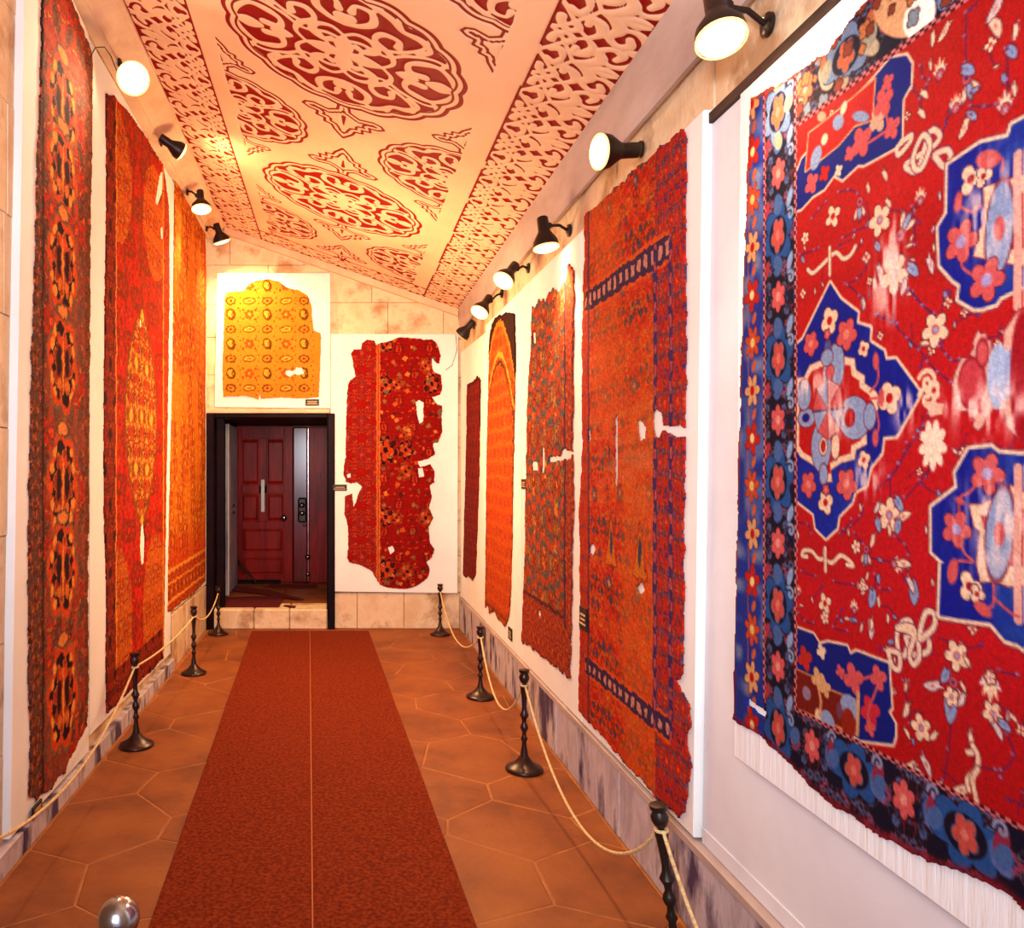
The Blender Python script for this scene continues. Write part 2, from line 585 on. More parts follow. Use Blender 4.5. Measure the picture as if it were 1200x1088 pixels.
def seg_d(U, V, pts, closed=False):
    d = np.full(U.shape, 1e9, np.float32)
    n = len(pts)
    for i in range(n if closed else n - 1):
        (ax, ay), (bx, by) = pts[i][:2], pts[(i + 1) % n][:2]
        vx, vy = bx - ax, by - ay
        L2 = vx * vx + vy * vy + 1e-12
        t = np.clip(((U - ax) * vx + (V - ay) * vy) / L2, 0, 1)
        dd = np.sqrt((U - ax - t * vx) ** 2 + (V - ay - t * vy) ** 2)
        if len(pts[i]) > 2:
            dd = dd - (pts[i][2] + t * (pts[(i + 1) % n][2] - pts[i][2]))
        d = np.minimum(d, dd)
    return d


def inside(U, V, pts):
    r = np.zeros(U.shape, bool)
    n = len(pts)
    for i in range(n):
        (ax, ay), (bx, by) = pts[i][:2], pts[(i + 1) % n][:2]
        if ay == by:
            continue
        c = ((ay > V) != (by > V)) & (U < (bx - ax) * (V - ay) / (by - ay) + ax)
        r ^= c
    return r


def smooth(pts, k=5, closed=False):
    n = len(pts)
    out = []
    for i in range(n if closed else n - 1):
        g = lambda j: np.array(pts[j % n] if closed else pts[max(0, min(n - 1, j))], float)
        p0, p1, p2, p3 = g(i - 1), g(i), g(i + 1), g(i + 2)
        for s in range(k):
            t = s / k
            out.append(tuple(0.5 * ((2 * p1) + (-p0 + p2) * t + (2 * p0 - 5 * p1 + 4 * p2 - p3) * t * t + (-p0 + 3 * p1 - 3 * p2 + p3) * t ** 3)))
    if not closed:
        out.append(tuple(pts[-1]))
    return out


def noise2(U, V, scale, seed):
    """smooth value noise"""
    rs = np.random.RandomState(seed)
    T = rs.rand(64, 64).astype(np.float32)
    x = U * scale + 1000.0
    y = V * scale + 1000.0
    xi, yi = np.floor(x).astype(int), np.floor(y).astype(int)
    fx, fy = x - xi, y - yi
    fx = fx * fx * (3 - 2 * fx)
    fy = fy * fy * (3 - 2 * fy)
    a, b = T[yi % 64, xi % 64], T[yi % 64, (xi + 1) % 64]
    c, d = T[(yi + 1) % 64, xi % 64], T[(yi + 1) % 64, (xi + 1) % 64]
    return (a * (1 - fx) + b * fx) * (1 - fy) + (c * (1 - fx) + d * fx) * fy


class Canvas:
    def __init__(s, u0, u1, v0, v1, du, dv):
        s.u0, s.v0, s.du, s.dv = u0, v0, du, dv
        s.nu, s.nv = int((u1 - u0) / du) + 2, int((v1 - v0) / dv) + 2
        s.U, s.V = np.meshgrid(u0 + du * np.arange(s.nu), v0 + dv * np.arange(s.nv))
        s.U = s.U.astype(np.float32); s.V = s.V.astype(np.float32)
        s.C = np.zeros((s.nv, s.nu, 3), np.float32)
        s.aa = 0.55 * (du + dv) / 2
        s.lim = None                       # optional mask that limits painting

    def win(s, u0, u1, v0, v1):
        i0 = max(0, int((u0 - s.u0) / s.du) - 2); i1 = min(s.nu, int((u1 - s.u0) / s.du) + 3)
        j0 = max(0, int((v0 - s.v0) / s.dv) - 2); j1 = min(s.nv, int((v1 - s.v0) / s.dv) + 3)
        return slice(j0, max(j0, j1)), slice(i0, max(i0, i1))

    def put(s, w, a, c):
        if s.lim is not None:
            a = a * s.lim[w]
        c = np.array(c, np.float32)
        s.C[w] = s.C[w] * (1 - a[..., None]) + c * a[..., None]

    def fill(s, mask, c):
        w = (slice(None), slice(None))
        s.put(w, mask.astype(np.float32), c)

    def _pw(s, pts, r):
        us = [p[0] for p in pts]; vs_ = [p[1] for p in pts]
        return s.win(min(us) - r, max(us) + r, min(vs_) - r, max(vs_) + r)

    def poly(s, pts, c, oc=None, ow=0.004):
        w = s._pw(pts, ow * 2)
        U, V = s.U[w], s.V[w]
        if U.size == 0:
            return
        d = seg_d(U, V, pts, True)
        d = np.where(inside(U, V, pts), -d, d)
        if oc is not None:
            s.put(w, np.clip(0.5 - (d - ow) / (2 * s.aa), 0, 1), oc)
        if c is not None:
            s.put(w, np.clip(0.5 - d / (2 * s.aa), 0, 1), c)

    def line(s, pts, r, c, closed=False):
        w = s._pw(pts, r * 2)
        U, V = s.U[w], s.V[w]
        if U.size == 0:
            return
        d = seg_d(U, V, pts, closed)
        if len(pts[0]) < 3:
            d = d - r
        s.put(w, np.clip(0.5 - d / (2 * s.aa), 0, 1), c)

    def ell(s, c0, ru, rv, c, rot=0.0, oc=None, ow=0.004):
        R = max(ru, rv) + ow * 2
        w = s.win(c0[0] - R, c0[0] + R, c0[1] - R, c0[1] + R)
        U, V = s.U[w] - c0[0], s.V[w] - c0[1]
        if U.size == 0:
            return
        cs, sn = math.cos(rot), math.sin(rot)
        a, b = U * cs + V * sn, -U * sn + V * cs
        d = (np.sqrt((a / ru) ** 2 + (b / rv) ** 2) - 1) * min(ru, rv)
        if oc is not None:
            s.put(w, np.clip(0.5 - (d - ow) / (2 * s.aa), 0, 1), oc)
        s.put(w, np.clip(0.5 - d / (2 * s.aa), 0, 1), c)

    def flower(s, c0, r, n, c, cc=None, ph=0.0, oc=None, sq=1.0, depth=0.28, ow=0.003):
        R = r * 1.4
        w = s.win(c0[0] - R, c0[0] + R, c0[1] - R, c0[1] + R)
        U, V = s.U[w] - c0[0], (s.V[w] - c0[1]) / sq
        if U.size == 0:
            return
        rad = np.sqrt(U * U + V * V)
        th = np.arctan2(V, U) + ph
        rr = r * (1 - depth + depth * np.abs(np.cos(th * n / 2)) * 1.3)
        d = rad - rr
        if oc is not None:
            s.put(w, np.clip(0.5 - (d - ow) / (2 * s.aa), 0, 1), oc)
        s.put(w, np.clip(0.5 - d / (2 * s.aa), 0, 1), c)
        if cc is not None:
            s.put(w, np.clip(0.5 - (rad - r * 0.33) / (2 * s.aa), 0, 1), cc)

    def spiral(s, c0, r, turns, a0, wd, c, hand=1):
        pts = []
        for k in range(int(12 * turns) + 1):
            t = k / (12 * turns)
            a = a0 + hand * 2 * PI * turns * t
            pts.append((c0[0] + r * (1 - 0.85 * t) * math.cos(a), c0[1] + r * (1 - 0.85 * t) * math.sin(a)))
        s.line(pts, wd, c)

    def allover(s, mask, cu, cv, pal, n, seed, bg=None, warp=0.15, uc=0.0, vc=0.0, size=(0.06, 0.22), brick=True):
        """folded ornament: random curls, rings, leaves, rosettes mirrored in every cell of cu x cv"""
        rs = random.Random(seed)
        dk_ = (84, 28, 16)
        m = mask.astype(np.float32)
        W = (slice(None), slice(None))
        if bg is not None:
            s.put(W, m, bg)
        U = s.U + warp * cu * (noise2(s.U, s.V, 2.2 / cu * 0.4, seed) - 0.5)
        V = s.V + warp * cv * (noise2(s.U, s.V, 2.2 / cv * 0.4, seed + 1) - 0.5)
        a = (V - vc) / cv
        row = np.floor(a + 0.5)
        b = (U - uc) / cu + (0.5 * (row % 2) if brick else 0)
        q = np.abs(a - row) * 2
        p = np.abs(b - np.floor(b + 0.5)) * 2
        p = p * (cu / cv) if cu > cv else p
        q = q * (cv / cu) if cv > cu else q
        pm, qm = max(1, cu / cv), max(1, cv / cu)
        aa = s.aa / (min(cu, cv) / 2) * 1.0
        for k in range(n):
            c0 = (rs.uniform(0, pm), rs.uniform(0, qm))
            kind = rs.random()
            col = rs.choice(pal)
            sz = rs.uniform(*size)
            if k == 0:
                c0 = (0, 0); sz = size[1] * 1.5; kind = 0.3
            if k == 1:
                c0 = (pm, qm); sz = size[1] * 1.2; kind = 0.3
            dx, dy = p - c0[0], q - c0[1]
            if kind < 0.35:
                d = np.sqrt(dx * dx + dy * dy)
                th = np.arctan2(dy, dx)
                d = d - sz * (0.8 + 0.3 * np.abs(np.cos(th * rs.choice((2, 2.5, 3, 4)))))
                s.put(W, m * np.clip(0.5 - (d - .04) / (2 * aa), 0, 1) * .62, dk_)
                s.put(W, m * np.clip(0.5 - d / (2 * aa), 0, 1), col)
                s.put(W, m * np.clip(0.5 - (d + sz * 0.6) / (2 * aa), 0, 1), rs.choice(pal))
            elif kind < 0.65:
                r_ = rs.uniform(0, PI)
                cs, sn = math.cos(r_), math.sin(r_)
                x_, y_ = dx * cs + dy * sn, -dx * sn + dy * cs
                y_ = y_ + 1.2 * x_ * x_ / max(sz, .05)
                d = (np.sqrt((x_ / (sz * 1.3)) ** 2 + (y_ / (sz * 0.42)) ** 2) - 1) * sz * 0.42
                s.put(W, m * np.clip(0.5 - (d - .04) / (2 * aa), 0, 1) * .62, dk_)
                s.put(W, m * np.clip(0.5 - d / (2 * aa), 0, 1), col)
            else:
                R = sz * rs.uniform(1.3, 2.4)
                d = np.abs(np.sqrt(dx * dx + dy * dy) - R)
                th = np.arctan2(dy, dx)
                d = np.where(np.cos(th - rs.uniform(0, 6.28)) > -0.3, d, 9) - 0.035
                s.put(W, m * np.clip(0.5 - d / (2 * aa), 0, 1), col)

    def to_object(s, name, mask, f, thick, m, parent=None, relief=0.0015, seed=0, jit=0.30, jw=2.6, sat_k=.06):
        """the knotted sheet: one quad per knot inside mask, front at thick, sides down to 0"""
        nv_, nu_ = s.U.shape
        cell = mask[:-1, :-1] & mask[1:, :-1] & mask[:-1, 1:] & mask[1:, 1:]
        idx = np.arange(nv_ * nu_).reshape(nv_, nu_)
        quads = np.stack([idx[:-1, :-1][cell], idx[:-1, 1:][cell], idx[1:, 1:][cell], idx[1:, :-1][cell]], 1)
        pad = np.zeros((nv_ + 1, nu_ + 1), bool)
        pad[1:-1, 1:-1] = cell
        off = nv_ * nu_
        side = []
        J, I = np.nonzero(cell)
        for (dj, di, a, b) in ((-1, 0, (0, 0), (0, 1)), (1, 0, (1, 1), (1, 0)), (0, -1, (1, 0), (0, 0)), (0, 1, (0, 1), (1, 1))):
            e = ~pad[J + 1 + dj, I + 1 + di]
            va = idx[J[e] + a[0], I[e] + a[1]]
            vb = idx[J[e] + b[0], I[e] + b[1]]
            side.append(np.stack([vb, va, va + off, vb + off], 1))
        allq = np.concatenate([quads] + side)
        used, inv = np.unique(allq.ravel(), return_inverse=True)
        h = thick + relief * (noise2(s.U, s.V, 9, seed + 5) * 2 - 1)
        u2 = np.concatenate([s.U.ravel(), s.U.ravel()])
        v2 = np.concatenate([s.V.ravel(), s.V.ravel()])
        d2 = np.concatenate([h.ravel(), np.zeros(off, np.float32)])
        P = f(u2[used], v2[used], d2[used])
        co = np.stack([np.broadcast_to(np.asarray(c, np.float32), used.shape) for c in P], 1).astype(np.float32)
        me = bpy.data.meshes.new(name)
        me.vertices.add(len(used))
        me.vertices.foreach_set('co', co.ravel())
        nq = len(allq)
        me.loops.add(nq * 4)
        me.loops.foreach_set('vertex_index', inv.astype(np.int32))
        me.polygons.add(nq)
        me.polygons.foreach_set('loop_start', np.arange(0, nq * 4, 4, dtype=np.int32))
        me.update(calc_edges=True)
        rs_ = np.random.RandomState(seed + 77)
        wu = ((noise2(s.U, s.V, 1 / (s.du * 4), seed + 31) - .5) * jw).round().astype(int)
        wv = ((noise2(s.U, s.V, 1 / (s.dv * 4), seed + 32) - .5) * jw).round().astype(int)
        jj, ii = np.meshgrid(np.arange(nv_), np.arange(nu_), indexing='ij')
        s.C = s.C[np.clip(jj + wv, 0, nv_ - 1), np.clip(ii + wu, 0, nu_ - 1)]
        s.C = s.C * (1 + (rs_.rand(nv_, nu_, 1) - .5) * jit)
        lin = np.clip(s.C, 0, 255) / 255.0
        lin = np.where(lin <= 0.04045, lin / 12.92, ((lin + 0.055) / 1.055) ** 2.4).reshape(-1, 3)
        mx_, mn_ = lin.max(1), lin.min(1)
        sat_ = (mx_ - mn_) / (mx_ + 1e-5)
        lin = lin * np.where(lin[:, 0] >= mx_ - 1e-6, 1 - sat_k * sat_, 1.0)[:, None]
        lin = np.concatenate([lin, lin])[used]
        ca = me.color_attributes.new('knots', 'FLOAT_COLOR', 'POINT')
        ca.data.foreach_set('color', np.concatenate([lin, np.ones((len(used), 1), np.float32)], 1).astype(np.float32).ravel())
        me.materials.append(m)
        o = bpy.data.objects.new(name, me)
        COL.objects.link(o)
        if parent is not None:
            attach(o, parent)
        return o


def ragged(cv_, pts, amp=0.012, seed=1, holes=(), freq=22):
    nu_ = amp * 2 * (noise2(cv_.U, cv_.V, freq, seed) - 0.5) + amp * (noise2(cv_.U, cv_.V, freq * 3, seed + 3) - 0.5)
    nv_ = amp * 2 * (noise2(cv_.U, cv_.V, freq, seed + 9) - 0.5) + amp * (noise2(cv_.U, cv_.V, freq * 3, seed + 4) - 0.5)
    m = inside(cv_.U + nu_, cv_.V + nv_, pts)
    for h in holes:
        m &= ~inside(cv_.U + nu_ * .7, cv_.V + nv_ * .7, h)
    return m

# ------------------------------------------------------------------ the ceiling, carved fretwork on a raking plane


def build_ceiling():
    st_ = 0.0085
    cv_ = Canvas(-1.16, 1.232, 2.3, YB + 0.0, st_, st_)
    U, V = cv_.U, cv_.V
    CX, HP, HQ = 0.027, 0.69, 1.05
    wob = 0.008
    Uw = U + wob * (noise2(U, V, 5, 3) - 0.5)
    Vw = V + wob * (noise2(U, V, 5, 4) - 0.5)
    p = np.abs(Uw - CX)
    a = (Vw - 3.95) / (2 * HQ)
    q = np.abs(a - np.floor(a + 0.5)) * 2 * HQ
    F = np.full(U.shape, 0.03, np.float32)

    def medallion(F, p, q, A, B, s):
        mask = (p < A * 1.15) & (q < B + 0.5 * s)
        if not mask.any():
            return F
        P, Q, G = p[mask], q[mask], F[mask].copy()
        th = np.arctan2(Q / B, P / A)
        d = (np.sqrt((P / A) ** 2 + (Q / B) ** 2) - 1 - 0.035 * (np.abs(np.sin(9 * th)) - 0.6)) * min(A, B)
        G = np.minimum(G, d)
        G = np.where(d < 0.02, np.maximum(G, 0.011 * s - np.abs(d + 0.032 * s)), G)
        # interior
        I = np.full(P.shape, -0.03, np.float32)
        sc = lambda pts: [(x_ * A, y_ * B, r_ * s * 1.22) for x_, y_, r_ in pts]

        def st(pts, k=6):
            nonlocal I
            pp = [(x_, y_, r_) for x_, y_, r_ in pts]
            I = np.maximum(I, -seg_d(P, Q, sc(smooth(pp, k))))

        st([(0, .03, .016), (.02, .14, .030), (0, .30, .008)])
        st([(.03, 0, .016), (.16, .02, .030), (.32, 0, .008)])
        st([(0, .30, .008), (.10, .38, .010), (.22, .34, .014), (.26, .22, .018), (.18, .14, .012), (.10, .18, .018)])
        st([(.32, 0, .008), (.40, .12, .010), (.36, .26, .016), (.24, .40, .012), (.30, .52, .016), (.42, .50, .012), (.42, .40, .018)])
        st([(0, .48, .010), (.12, .52, .014), (.22, .62, .018), (.20, .76, .014), (.08, .78, .010), (.05, .68, .018)])
        st([(0, .92, .010), (.14, .88, .012), (.34, .78, .016), (.44, .66, .012), (.58, .62, .018), (.66, .50, .012), (.58, .42, .018)])
        st([(.92, 0, .010), (.88, .16, .014), (.76, .30, .012), (.62, .28, .018), (.52, .20, .012), (.54, .08, .018), (.66, .08, .020)])
        st([(.44, .66, .010), (.40, .80, .010), (.50, .76, .012)])
        st([(.76, .30, .010), (.82, .44, .012), (.72, .56, .010)])
        st([(0, .60, .012), (.05, .58, .022), (0, .50, .012)])
        st([(.70, 0, .016), (.80, .03, .024), (.90, 0, .010)])
        st([(.45, 0, .012), (.52, .03, .018), (.60, 0, .010)])
        st([(.20, .76, .010), (.28, .90, .010)])
        st([(.10, .0, .010), (.22, .24, .008), (.44, .34, .010), (.60, .50, .008), (.64, .66, .010)])
        st([(.0, .22, .008), (.14, .26, .010), (.34, .20, .008), (.50, .32, .010), (.70, .40, .008), (.86, .34, .010)])
        I = np.minimum(I, -(d + 0.055 * s))
        G = np.where(d < -0.045 * s, np.maximum(G, I), G)
        # the pendant that ends the long axis
        pts = [(0, B * .9), (.028 * s, B * .99), (.035 * s, B + .06 * s), (.09 * s, B + .10 * s), (.17 * s, B + .075 * s), (.215 * s, B + .09 * s), (.235 * s, B + .125 * s),
               (.20 * s, B + .155 * s), (.15 * s, B + .165 * s), (.16 * s, B + .215 * s), (.11 * s, B + .225 * s), (.115 * s, B + .27 * s), (.07 * s, B + .28 * s), (.055 * s, B + .33 * s), (0, B + .42 * s), (-.05, B + .42 * s), (-.05, B * .9)]
        pd = seg_d(P, Q, pts, True)
        ins = inside(P, Q, pts)
        pd = np.where(ins, -pd, pd)
        out = np.where((d > 0.0), 1.0, 0.0)
        G = np.where(out > 0, np.minimum(G, np.abs(pd) - 0.0085 * s), G)
        inn = np.minimum(np.abs(pd + 0.036 * s) - 0.008 * s, 0.03)
        bl = seg_d(P, Q, [(0, B + .13 * s, .014 * s), (0, B + .24 * s, .004 * s)])
        G = np.where((out > 0) & ins, np.minimum(G, np.minimum(inn + 0.004 * np.sin(P * 160) * np.sin(Q * 160), bl)), G)
        F = F.copy()
        F[mask] = G
        return F

    field = (U > -0.665) & (U < 0.715)
    F1 = medallion(F, p, q, 0.60, 0.55, 1.0)
    F1 = medallion(F1, np.abs(HP - p), np.abs(HQ - q), 0.47, 0.43, 0.80)
    F = np.where(field, F1, F)
    # edge of the field
    F = np.where(np.abs(U - 0.715) < 0.03, np.minimum(F, np.where(F < 0, F, 0.03)), F)

    def band(a_, q_, wdt, hp):
        I = np.full(a_.shape, -0.03, np.float32)

        def st(pts, k=4):
            nonlocal I
            I = np.maximum(I, -seg_d(a_, q_, [(x_ * wdt, y_ * hp, r_ * 1.2) for x_, y_, r_ in smooth(pts, k)]))
        st([(0, .0, .010), (.12, .30, .009), (.28, .75, .008), (.42, 1.0, .008)])
        st([(0, 1.0, .009), (.14, .85, .009), (.30, .35, .008), (.40, .0, .008)])
        st([(.08, .55, .018), (.10, .75, .016), (.20, .95, .012), (.30, .80, .014), (.24, .62, .016)])
        st([(.28, .05, .012), (.22, .30, .016), (.12, .20, .016)])
        st([(.42, 1.0, .010), (.52, .75, .016), (.48, .45, .022), (.36, .30, .012), (.36, .55, .014)])
        st([(.40, 0, .010), (.55, .12, .020), (.66, .40, .024), (.60, .70, .016), (.72, .92, .014), (.84, .80, .018), (.80, .58, .014)])
        st([(.62, 0, .010), (.76, .10, .016), (.90, .05, .008)])
        st([(.66, .40, .010), (.80, .30, .012), (.94, .45, .016), (.98, .72, .010)])
        st([(.86, 1.0, .012), (.98, .90, .010)])
        return I
    hp = 0.18
    for lo, sgn, wd_ in ((0.845, 1, 0.375), (-0.765, -1, 0.370)):
        a_ = (Uw - lo) * sgn
        t = (Vw - 3.37) / (2 * hp)
        q_ = np.abs(t - np.floor(t + 0.5)) * 2 * hp
        B_ = band(a_, q_, wd_, hp)
        edge = np.minimum(a_ - 0.008, wd_ - 0.006 - a_)
        B_ = np.minimum(B_, np.where(edge < 0.0, -0.03, B_))
        sel = (a_ > 0)
        F = np.where(sel & (a_ < wd_), B_, F)
        F = np.where(sel & (a_ >= wd_), 0.03, F)
    # narrow cross band at the far end
    t = (Uw - 0.03) / 0.36
    q_ = np.abs(t - np.floor(t + 0.5)) * 0.36
    B_ = band((Vw - 7.62) * 1.2, q_, 0.375, hp)
    B_ = np.where(np.abs(Vw - 7.62) < 0.012, -0.03, B_)
    F = np.where((V > 7.61) & (U > -0.765) & (U < 0.84), B_, F)
    h = np.clip(F / 0.012, -1, 1) * 0.0045
    # surface
    nv_, nu_ = U.shape
    Z = ceil_z(U, V) - h
    co = np.stack([U, V, Z], -1).reshape(-1, 3).astype(np.float32)
    idx = np.arange(nv_ * nu_).reshape(nv_, nu_)
    quads = np.stack([idx[:-1, :-1], idx[1:, :-1], idx[1:, 1:], idx[:-1, 1:]], -1).reshape(-1, 4).astype(np.int32)
    me = bpy.data.meshes.new('ceiling')
    me.vertices.add(len(co)); me.vertices.foreach_set('co', co.ravel())
    me.loops.add(quads.size); me.loops.foreach_set('vertex_index', quads.ravel())
    me.polygons.add(len(quads)); me.polygons.foreach_set('loop_start', np.arange(0, quads.size, 4, dtype=np.int32))
    me.update(calc_edges=True)
    at = me.attributes.new('relief', 'FLOAT', 'POINT')
    at.data.foreach_set('value', np.clip(0.5 + F / 0.04, 0, 1).astype(np.float32).ravel())
    me.materials.append(M['fretwork'])
    o = struct(bpy.data.objects.new('ceiling', me))
    COL.objects.link(o)
    # plain boards above, and over the part behind the camera
    b = MB()
    vs = [(x_, y_, ceil_z(x_, y_) + dz) for dz in (0.03, 0.12) for y_ in (YN, YB + 0.02) for x_ in (-1.62, 1.5)]
    b.add(vs, [(0, 1, 3, 2), (4, 6, 7, 5), (0, 4, 5, 1), (2, 3, 7, 6), (0, 2, 6, 4), (1, 5, 7, 3)])
    b.build('ceiling_boards', M['beam_peach'], o)


build_ceiling()

# ------------------------------------------------------------------ colours of the wool
RED, DRED, CRIM = (206, 14, 16), (120, 8, 12), (176, 10, 26)
BLUE, NAVY, BLK = (8, 14, 112), (14, 12, 58), (16, 6, 24)
TEAL, GREYB, PINK = (30, 66, 122), (122, 132, 162), (222, 84, 84)
CREAM, GOLD, ORG = (236, 196, 160), (216, 146, 40), (214, 84, 20)
BRN, PURP, RUST = (86, 38, 18), (84, 30, 90), (178, 56, 14)


def panel(name, quad, f, label, cat='board', depth=0.038, m='linen', group=None):
    o = MB().prism(quad, f, 0.0, depth, 0.004, 0.1).build(name, M[m])
    return tag(o, label, cat, group)


def npf(f):
    return f


# ---- the great red carpet, right wall nearest the camera


def big_carpet():
    c1 = lambda *a: [PR(860 + x_ * .2833, y_ * .2833) for x_, y_ in zip(a[::2], a[1::2])]
    c2 = lambda *a: [PR(860 + x_ * .2833, 180 + y_ * .2833) for x_, y_ in zip(a[::2], a[1::2])]
    c3 = lambda *a: [PR(1000 + x_ * .2022, 340 + y_ * .2022) for x_, y_ in zip(a[::2], a[1::2])]
    c4 = lambda *a: [PR(1000 + x_ * .2205, 520 + y_ * .2205) for x_, y_ in zip(a[::2], a[1::2])]
    c5 = lambda *a: [PR(860 + x_ * .239, 600 + y_ * .239) for x_, y_ in zip(a[::2], a[1::2])]
    c6 = lambda *a: [PR(900 + x_ * .3015, 760 + y_ * .3015) for x_, y_ in zip(a[::2], a[1::2])]
    z6 = lambda *a: [PR(820 + x_ * .3402, 330 + y_ * .3402) for x_, y_ in zip(a[::2], a[1::2])]
    z5 = lambda *a: [PR(800 + x_ / 3, y_ / 3) for x_, y_ in zip(a[::2], a[1::2])]
    z7 = lambda *a: [PR(820 + x_ * .3751, 680 + y_ * .3751) for x_, y_ in zip(a[::2], a[1::2])]
    C = Canvas(0.62, 2.46, 0.74, 2.74, 0.0042, 0.0036)
    U, V = C.U, C.V
    VT, VBt, UF = 2.505, 0.966, 2.10
    VM = (VT + VBt) / 2
    dirt = noise2(U, V, 14, 5)
    fieldm = (U < UF) & (V < VT) & (V > VBt)
    # ---- red ground with abrash
    C.fill(np.ones(U.shape, bool), RED)
    C.put((slice(None), slice(None)), np.clip((noise2(U, V * 6, 3, 21) - 0.5) * 1.4, 0, 0.6), (184, 8, 12))
    C.put((slice(None), slice(None)), np.clip((2.02 - V) * 1.2, 0, 0.55) * (0.6 + 0.4 * noise2(U, V, 2, 9)), (212, 8, 34))
    C.put((slice(None), slice(None)), np.clip((1.28 - V) * 3, 0, 0.8), (188, 8, 12))
    C.put((slice(None), slice(None)), np.clip((V - 2.28) * 3, 0, 0.5), (178, 12, 8))
    C.lim = fieldm.astype(np.float32)

    def stem(pts, r=0.0018, c=(96, 24, 84)):
        C.line(smooth(pts, 5), r, c)

    def blossom(pt, r, kind=0, ph=0.0):
        o_ = (110, 16, 40)
        u_, v_ = pt
        r = r * .82
        rn_ = random.Random(int(u_ * 977 + v_ * 3571))
        if kind == 0:      # cream with pink heart
            C.flower(pt, r, 5, CREAM, PINK, ph, o_, depth=0.4)
            C.ell(pt, r * .2, r * .2, GREYB)
        elif kind == 1:    # lily: three cream petals, grey-blue cup
            for k, cc in ((-0.6, CREAM), (0.6, CREAM), (0, GREYB)):
                C.ell((u_ + r * .7 * math.sin(k + ph), v_ + r * .7 * math.cos(k + ph)), r * .62, r * .26, cc, PI / 2 - (k + ph), o_, 0.0025)
            C.ell((u_ - r * .35 * math.sin(ph), v_ - r * .35 * math.cos(ph)), r * .42, r * .42, PINK, 0, o_, 0.002)
            C.ell((u_ - r * .35 * math.sin(ph), v_ - r * .35 * math.cos(ph)), r * .16, r * .16, BLUE)
        elif kind == 2:    # small cross flower
            C.flower(pt, r, 4, CREAM, RED, ph, o_, depth=0.6)
        elif kind == 3:    # bud: a leaf with a notched tip
            cs_, sn_ = math.cos(ph), math.sin(ph)
            T = lambda a, b: (u_ + a * r * cs_ - b * r * sn_, v_ + a * r * sn_ + b * r * cs_)
            sh_ = smooth([T(-1, 0), T(-.5, .34), T(.1, .42), T(.6, .2), T(1.15, .16), T(.75, -.05), T(.8, -.34), T(.1, -.3), T(-.5, -.22)], 3, True)
            C.poly(sh_, CREAM if rn_.random() < .75 else (200, 176, 170), o_, 0.0022)
            if r > .02:
                C.ell(T(.0, .04), r * .22, r * .13, (214, 120, 110), ph)
        elif kind == 4:    # grey-blue leaf
            cs_, sn_ = math.cos(ph), math.sin(ph)
            T = lambda a, b: (u_ + a * r * cs_ - b * r * sn_, v_ + a * r * sn_ + b * r * cs_)
            C.poly(smooth([T(-1, 0), T(-.3, .5), T(.5, .42), T(1, .1), T(.6, -.05), T(.7, -.42), T(-.3, -.4)], 3, True), GREYB, o_, 0.0025)
            C.ell(T(.1, .05), r * .3, r * .12, (90, 96, 150), ph)
        elif kind == 5:    # palmette of three pointed petals on a pink heart
            for k_, L_ in ((-.95, .75), (.95, .75), (-.45, .95), (.45, .95), (0, 1.1)):
                a_ = PI / 2 - k_ + (ph if abs(ph) > 1 else 0)
                tip = (u_ + r * L_ * math.cos(a_), v_ - r * .4 + r * L_ * 1.15 * math.sin(a_))
                C.line([(u_, v_ - r * .4, r * .20), ((u_ * .5 + tip[0] * .5), (v_ - r * .4) * .5 + tip[1] * .5, r * .21), (tip[0], tip[1], r * .05)], 0, CREAM if abs(k_) < .9 else (196, 180, 180))
            C.ell((u_, v_ - r * .35), r * .34, r * .36, PINK, 0, o_, .0025)
            C.ell((u_, v_ - r * .35), r * .14, r * .15, GREYB)

    rq = random.Random(99)
    for k_ in range(230):     # small sprigs between the large motifs
        c0 = (rq.uniform(.66, UF - .02), rq.uniform(VBt + .02, VT - .02))
        a_ = rq.uniform(0, 2 * PI)
        L_ = rq.uniform(.02, .06)
        e_ = (c0[0] + L_ * math.cos(a_), c0[1] + L_ * math.sin(a_))
        C.line(smooth([c0, ((c0[0] + e_[0]) / 2 + rq.uniform(-.01, .01), (c0[1] + e_[1]) / 2 + rq.uniform(-.01, .01)), e_], 3), .0015, (104, 26, 84))
        blossom(e_, rq.uniform(.007, .013), rq.choice((3, 3, 2, 4)), rq.uniform(0, 6))
        if k_ % 3 == 0:
            C.ell(c0, .004, .004, (70, 40, 120))

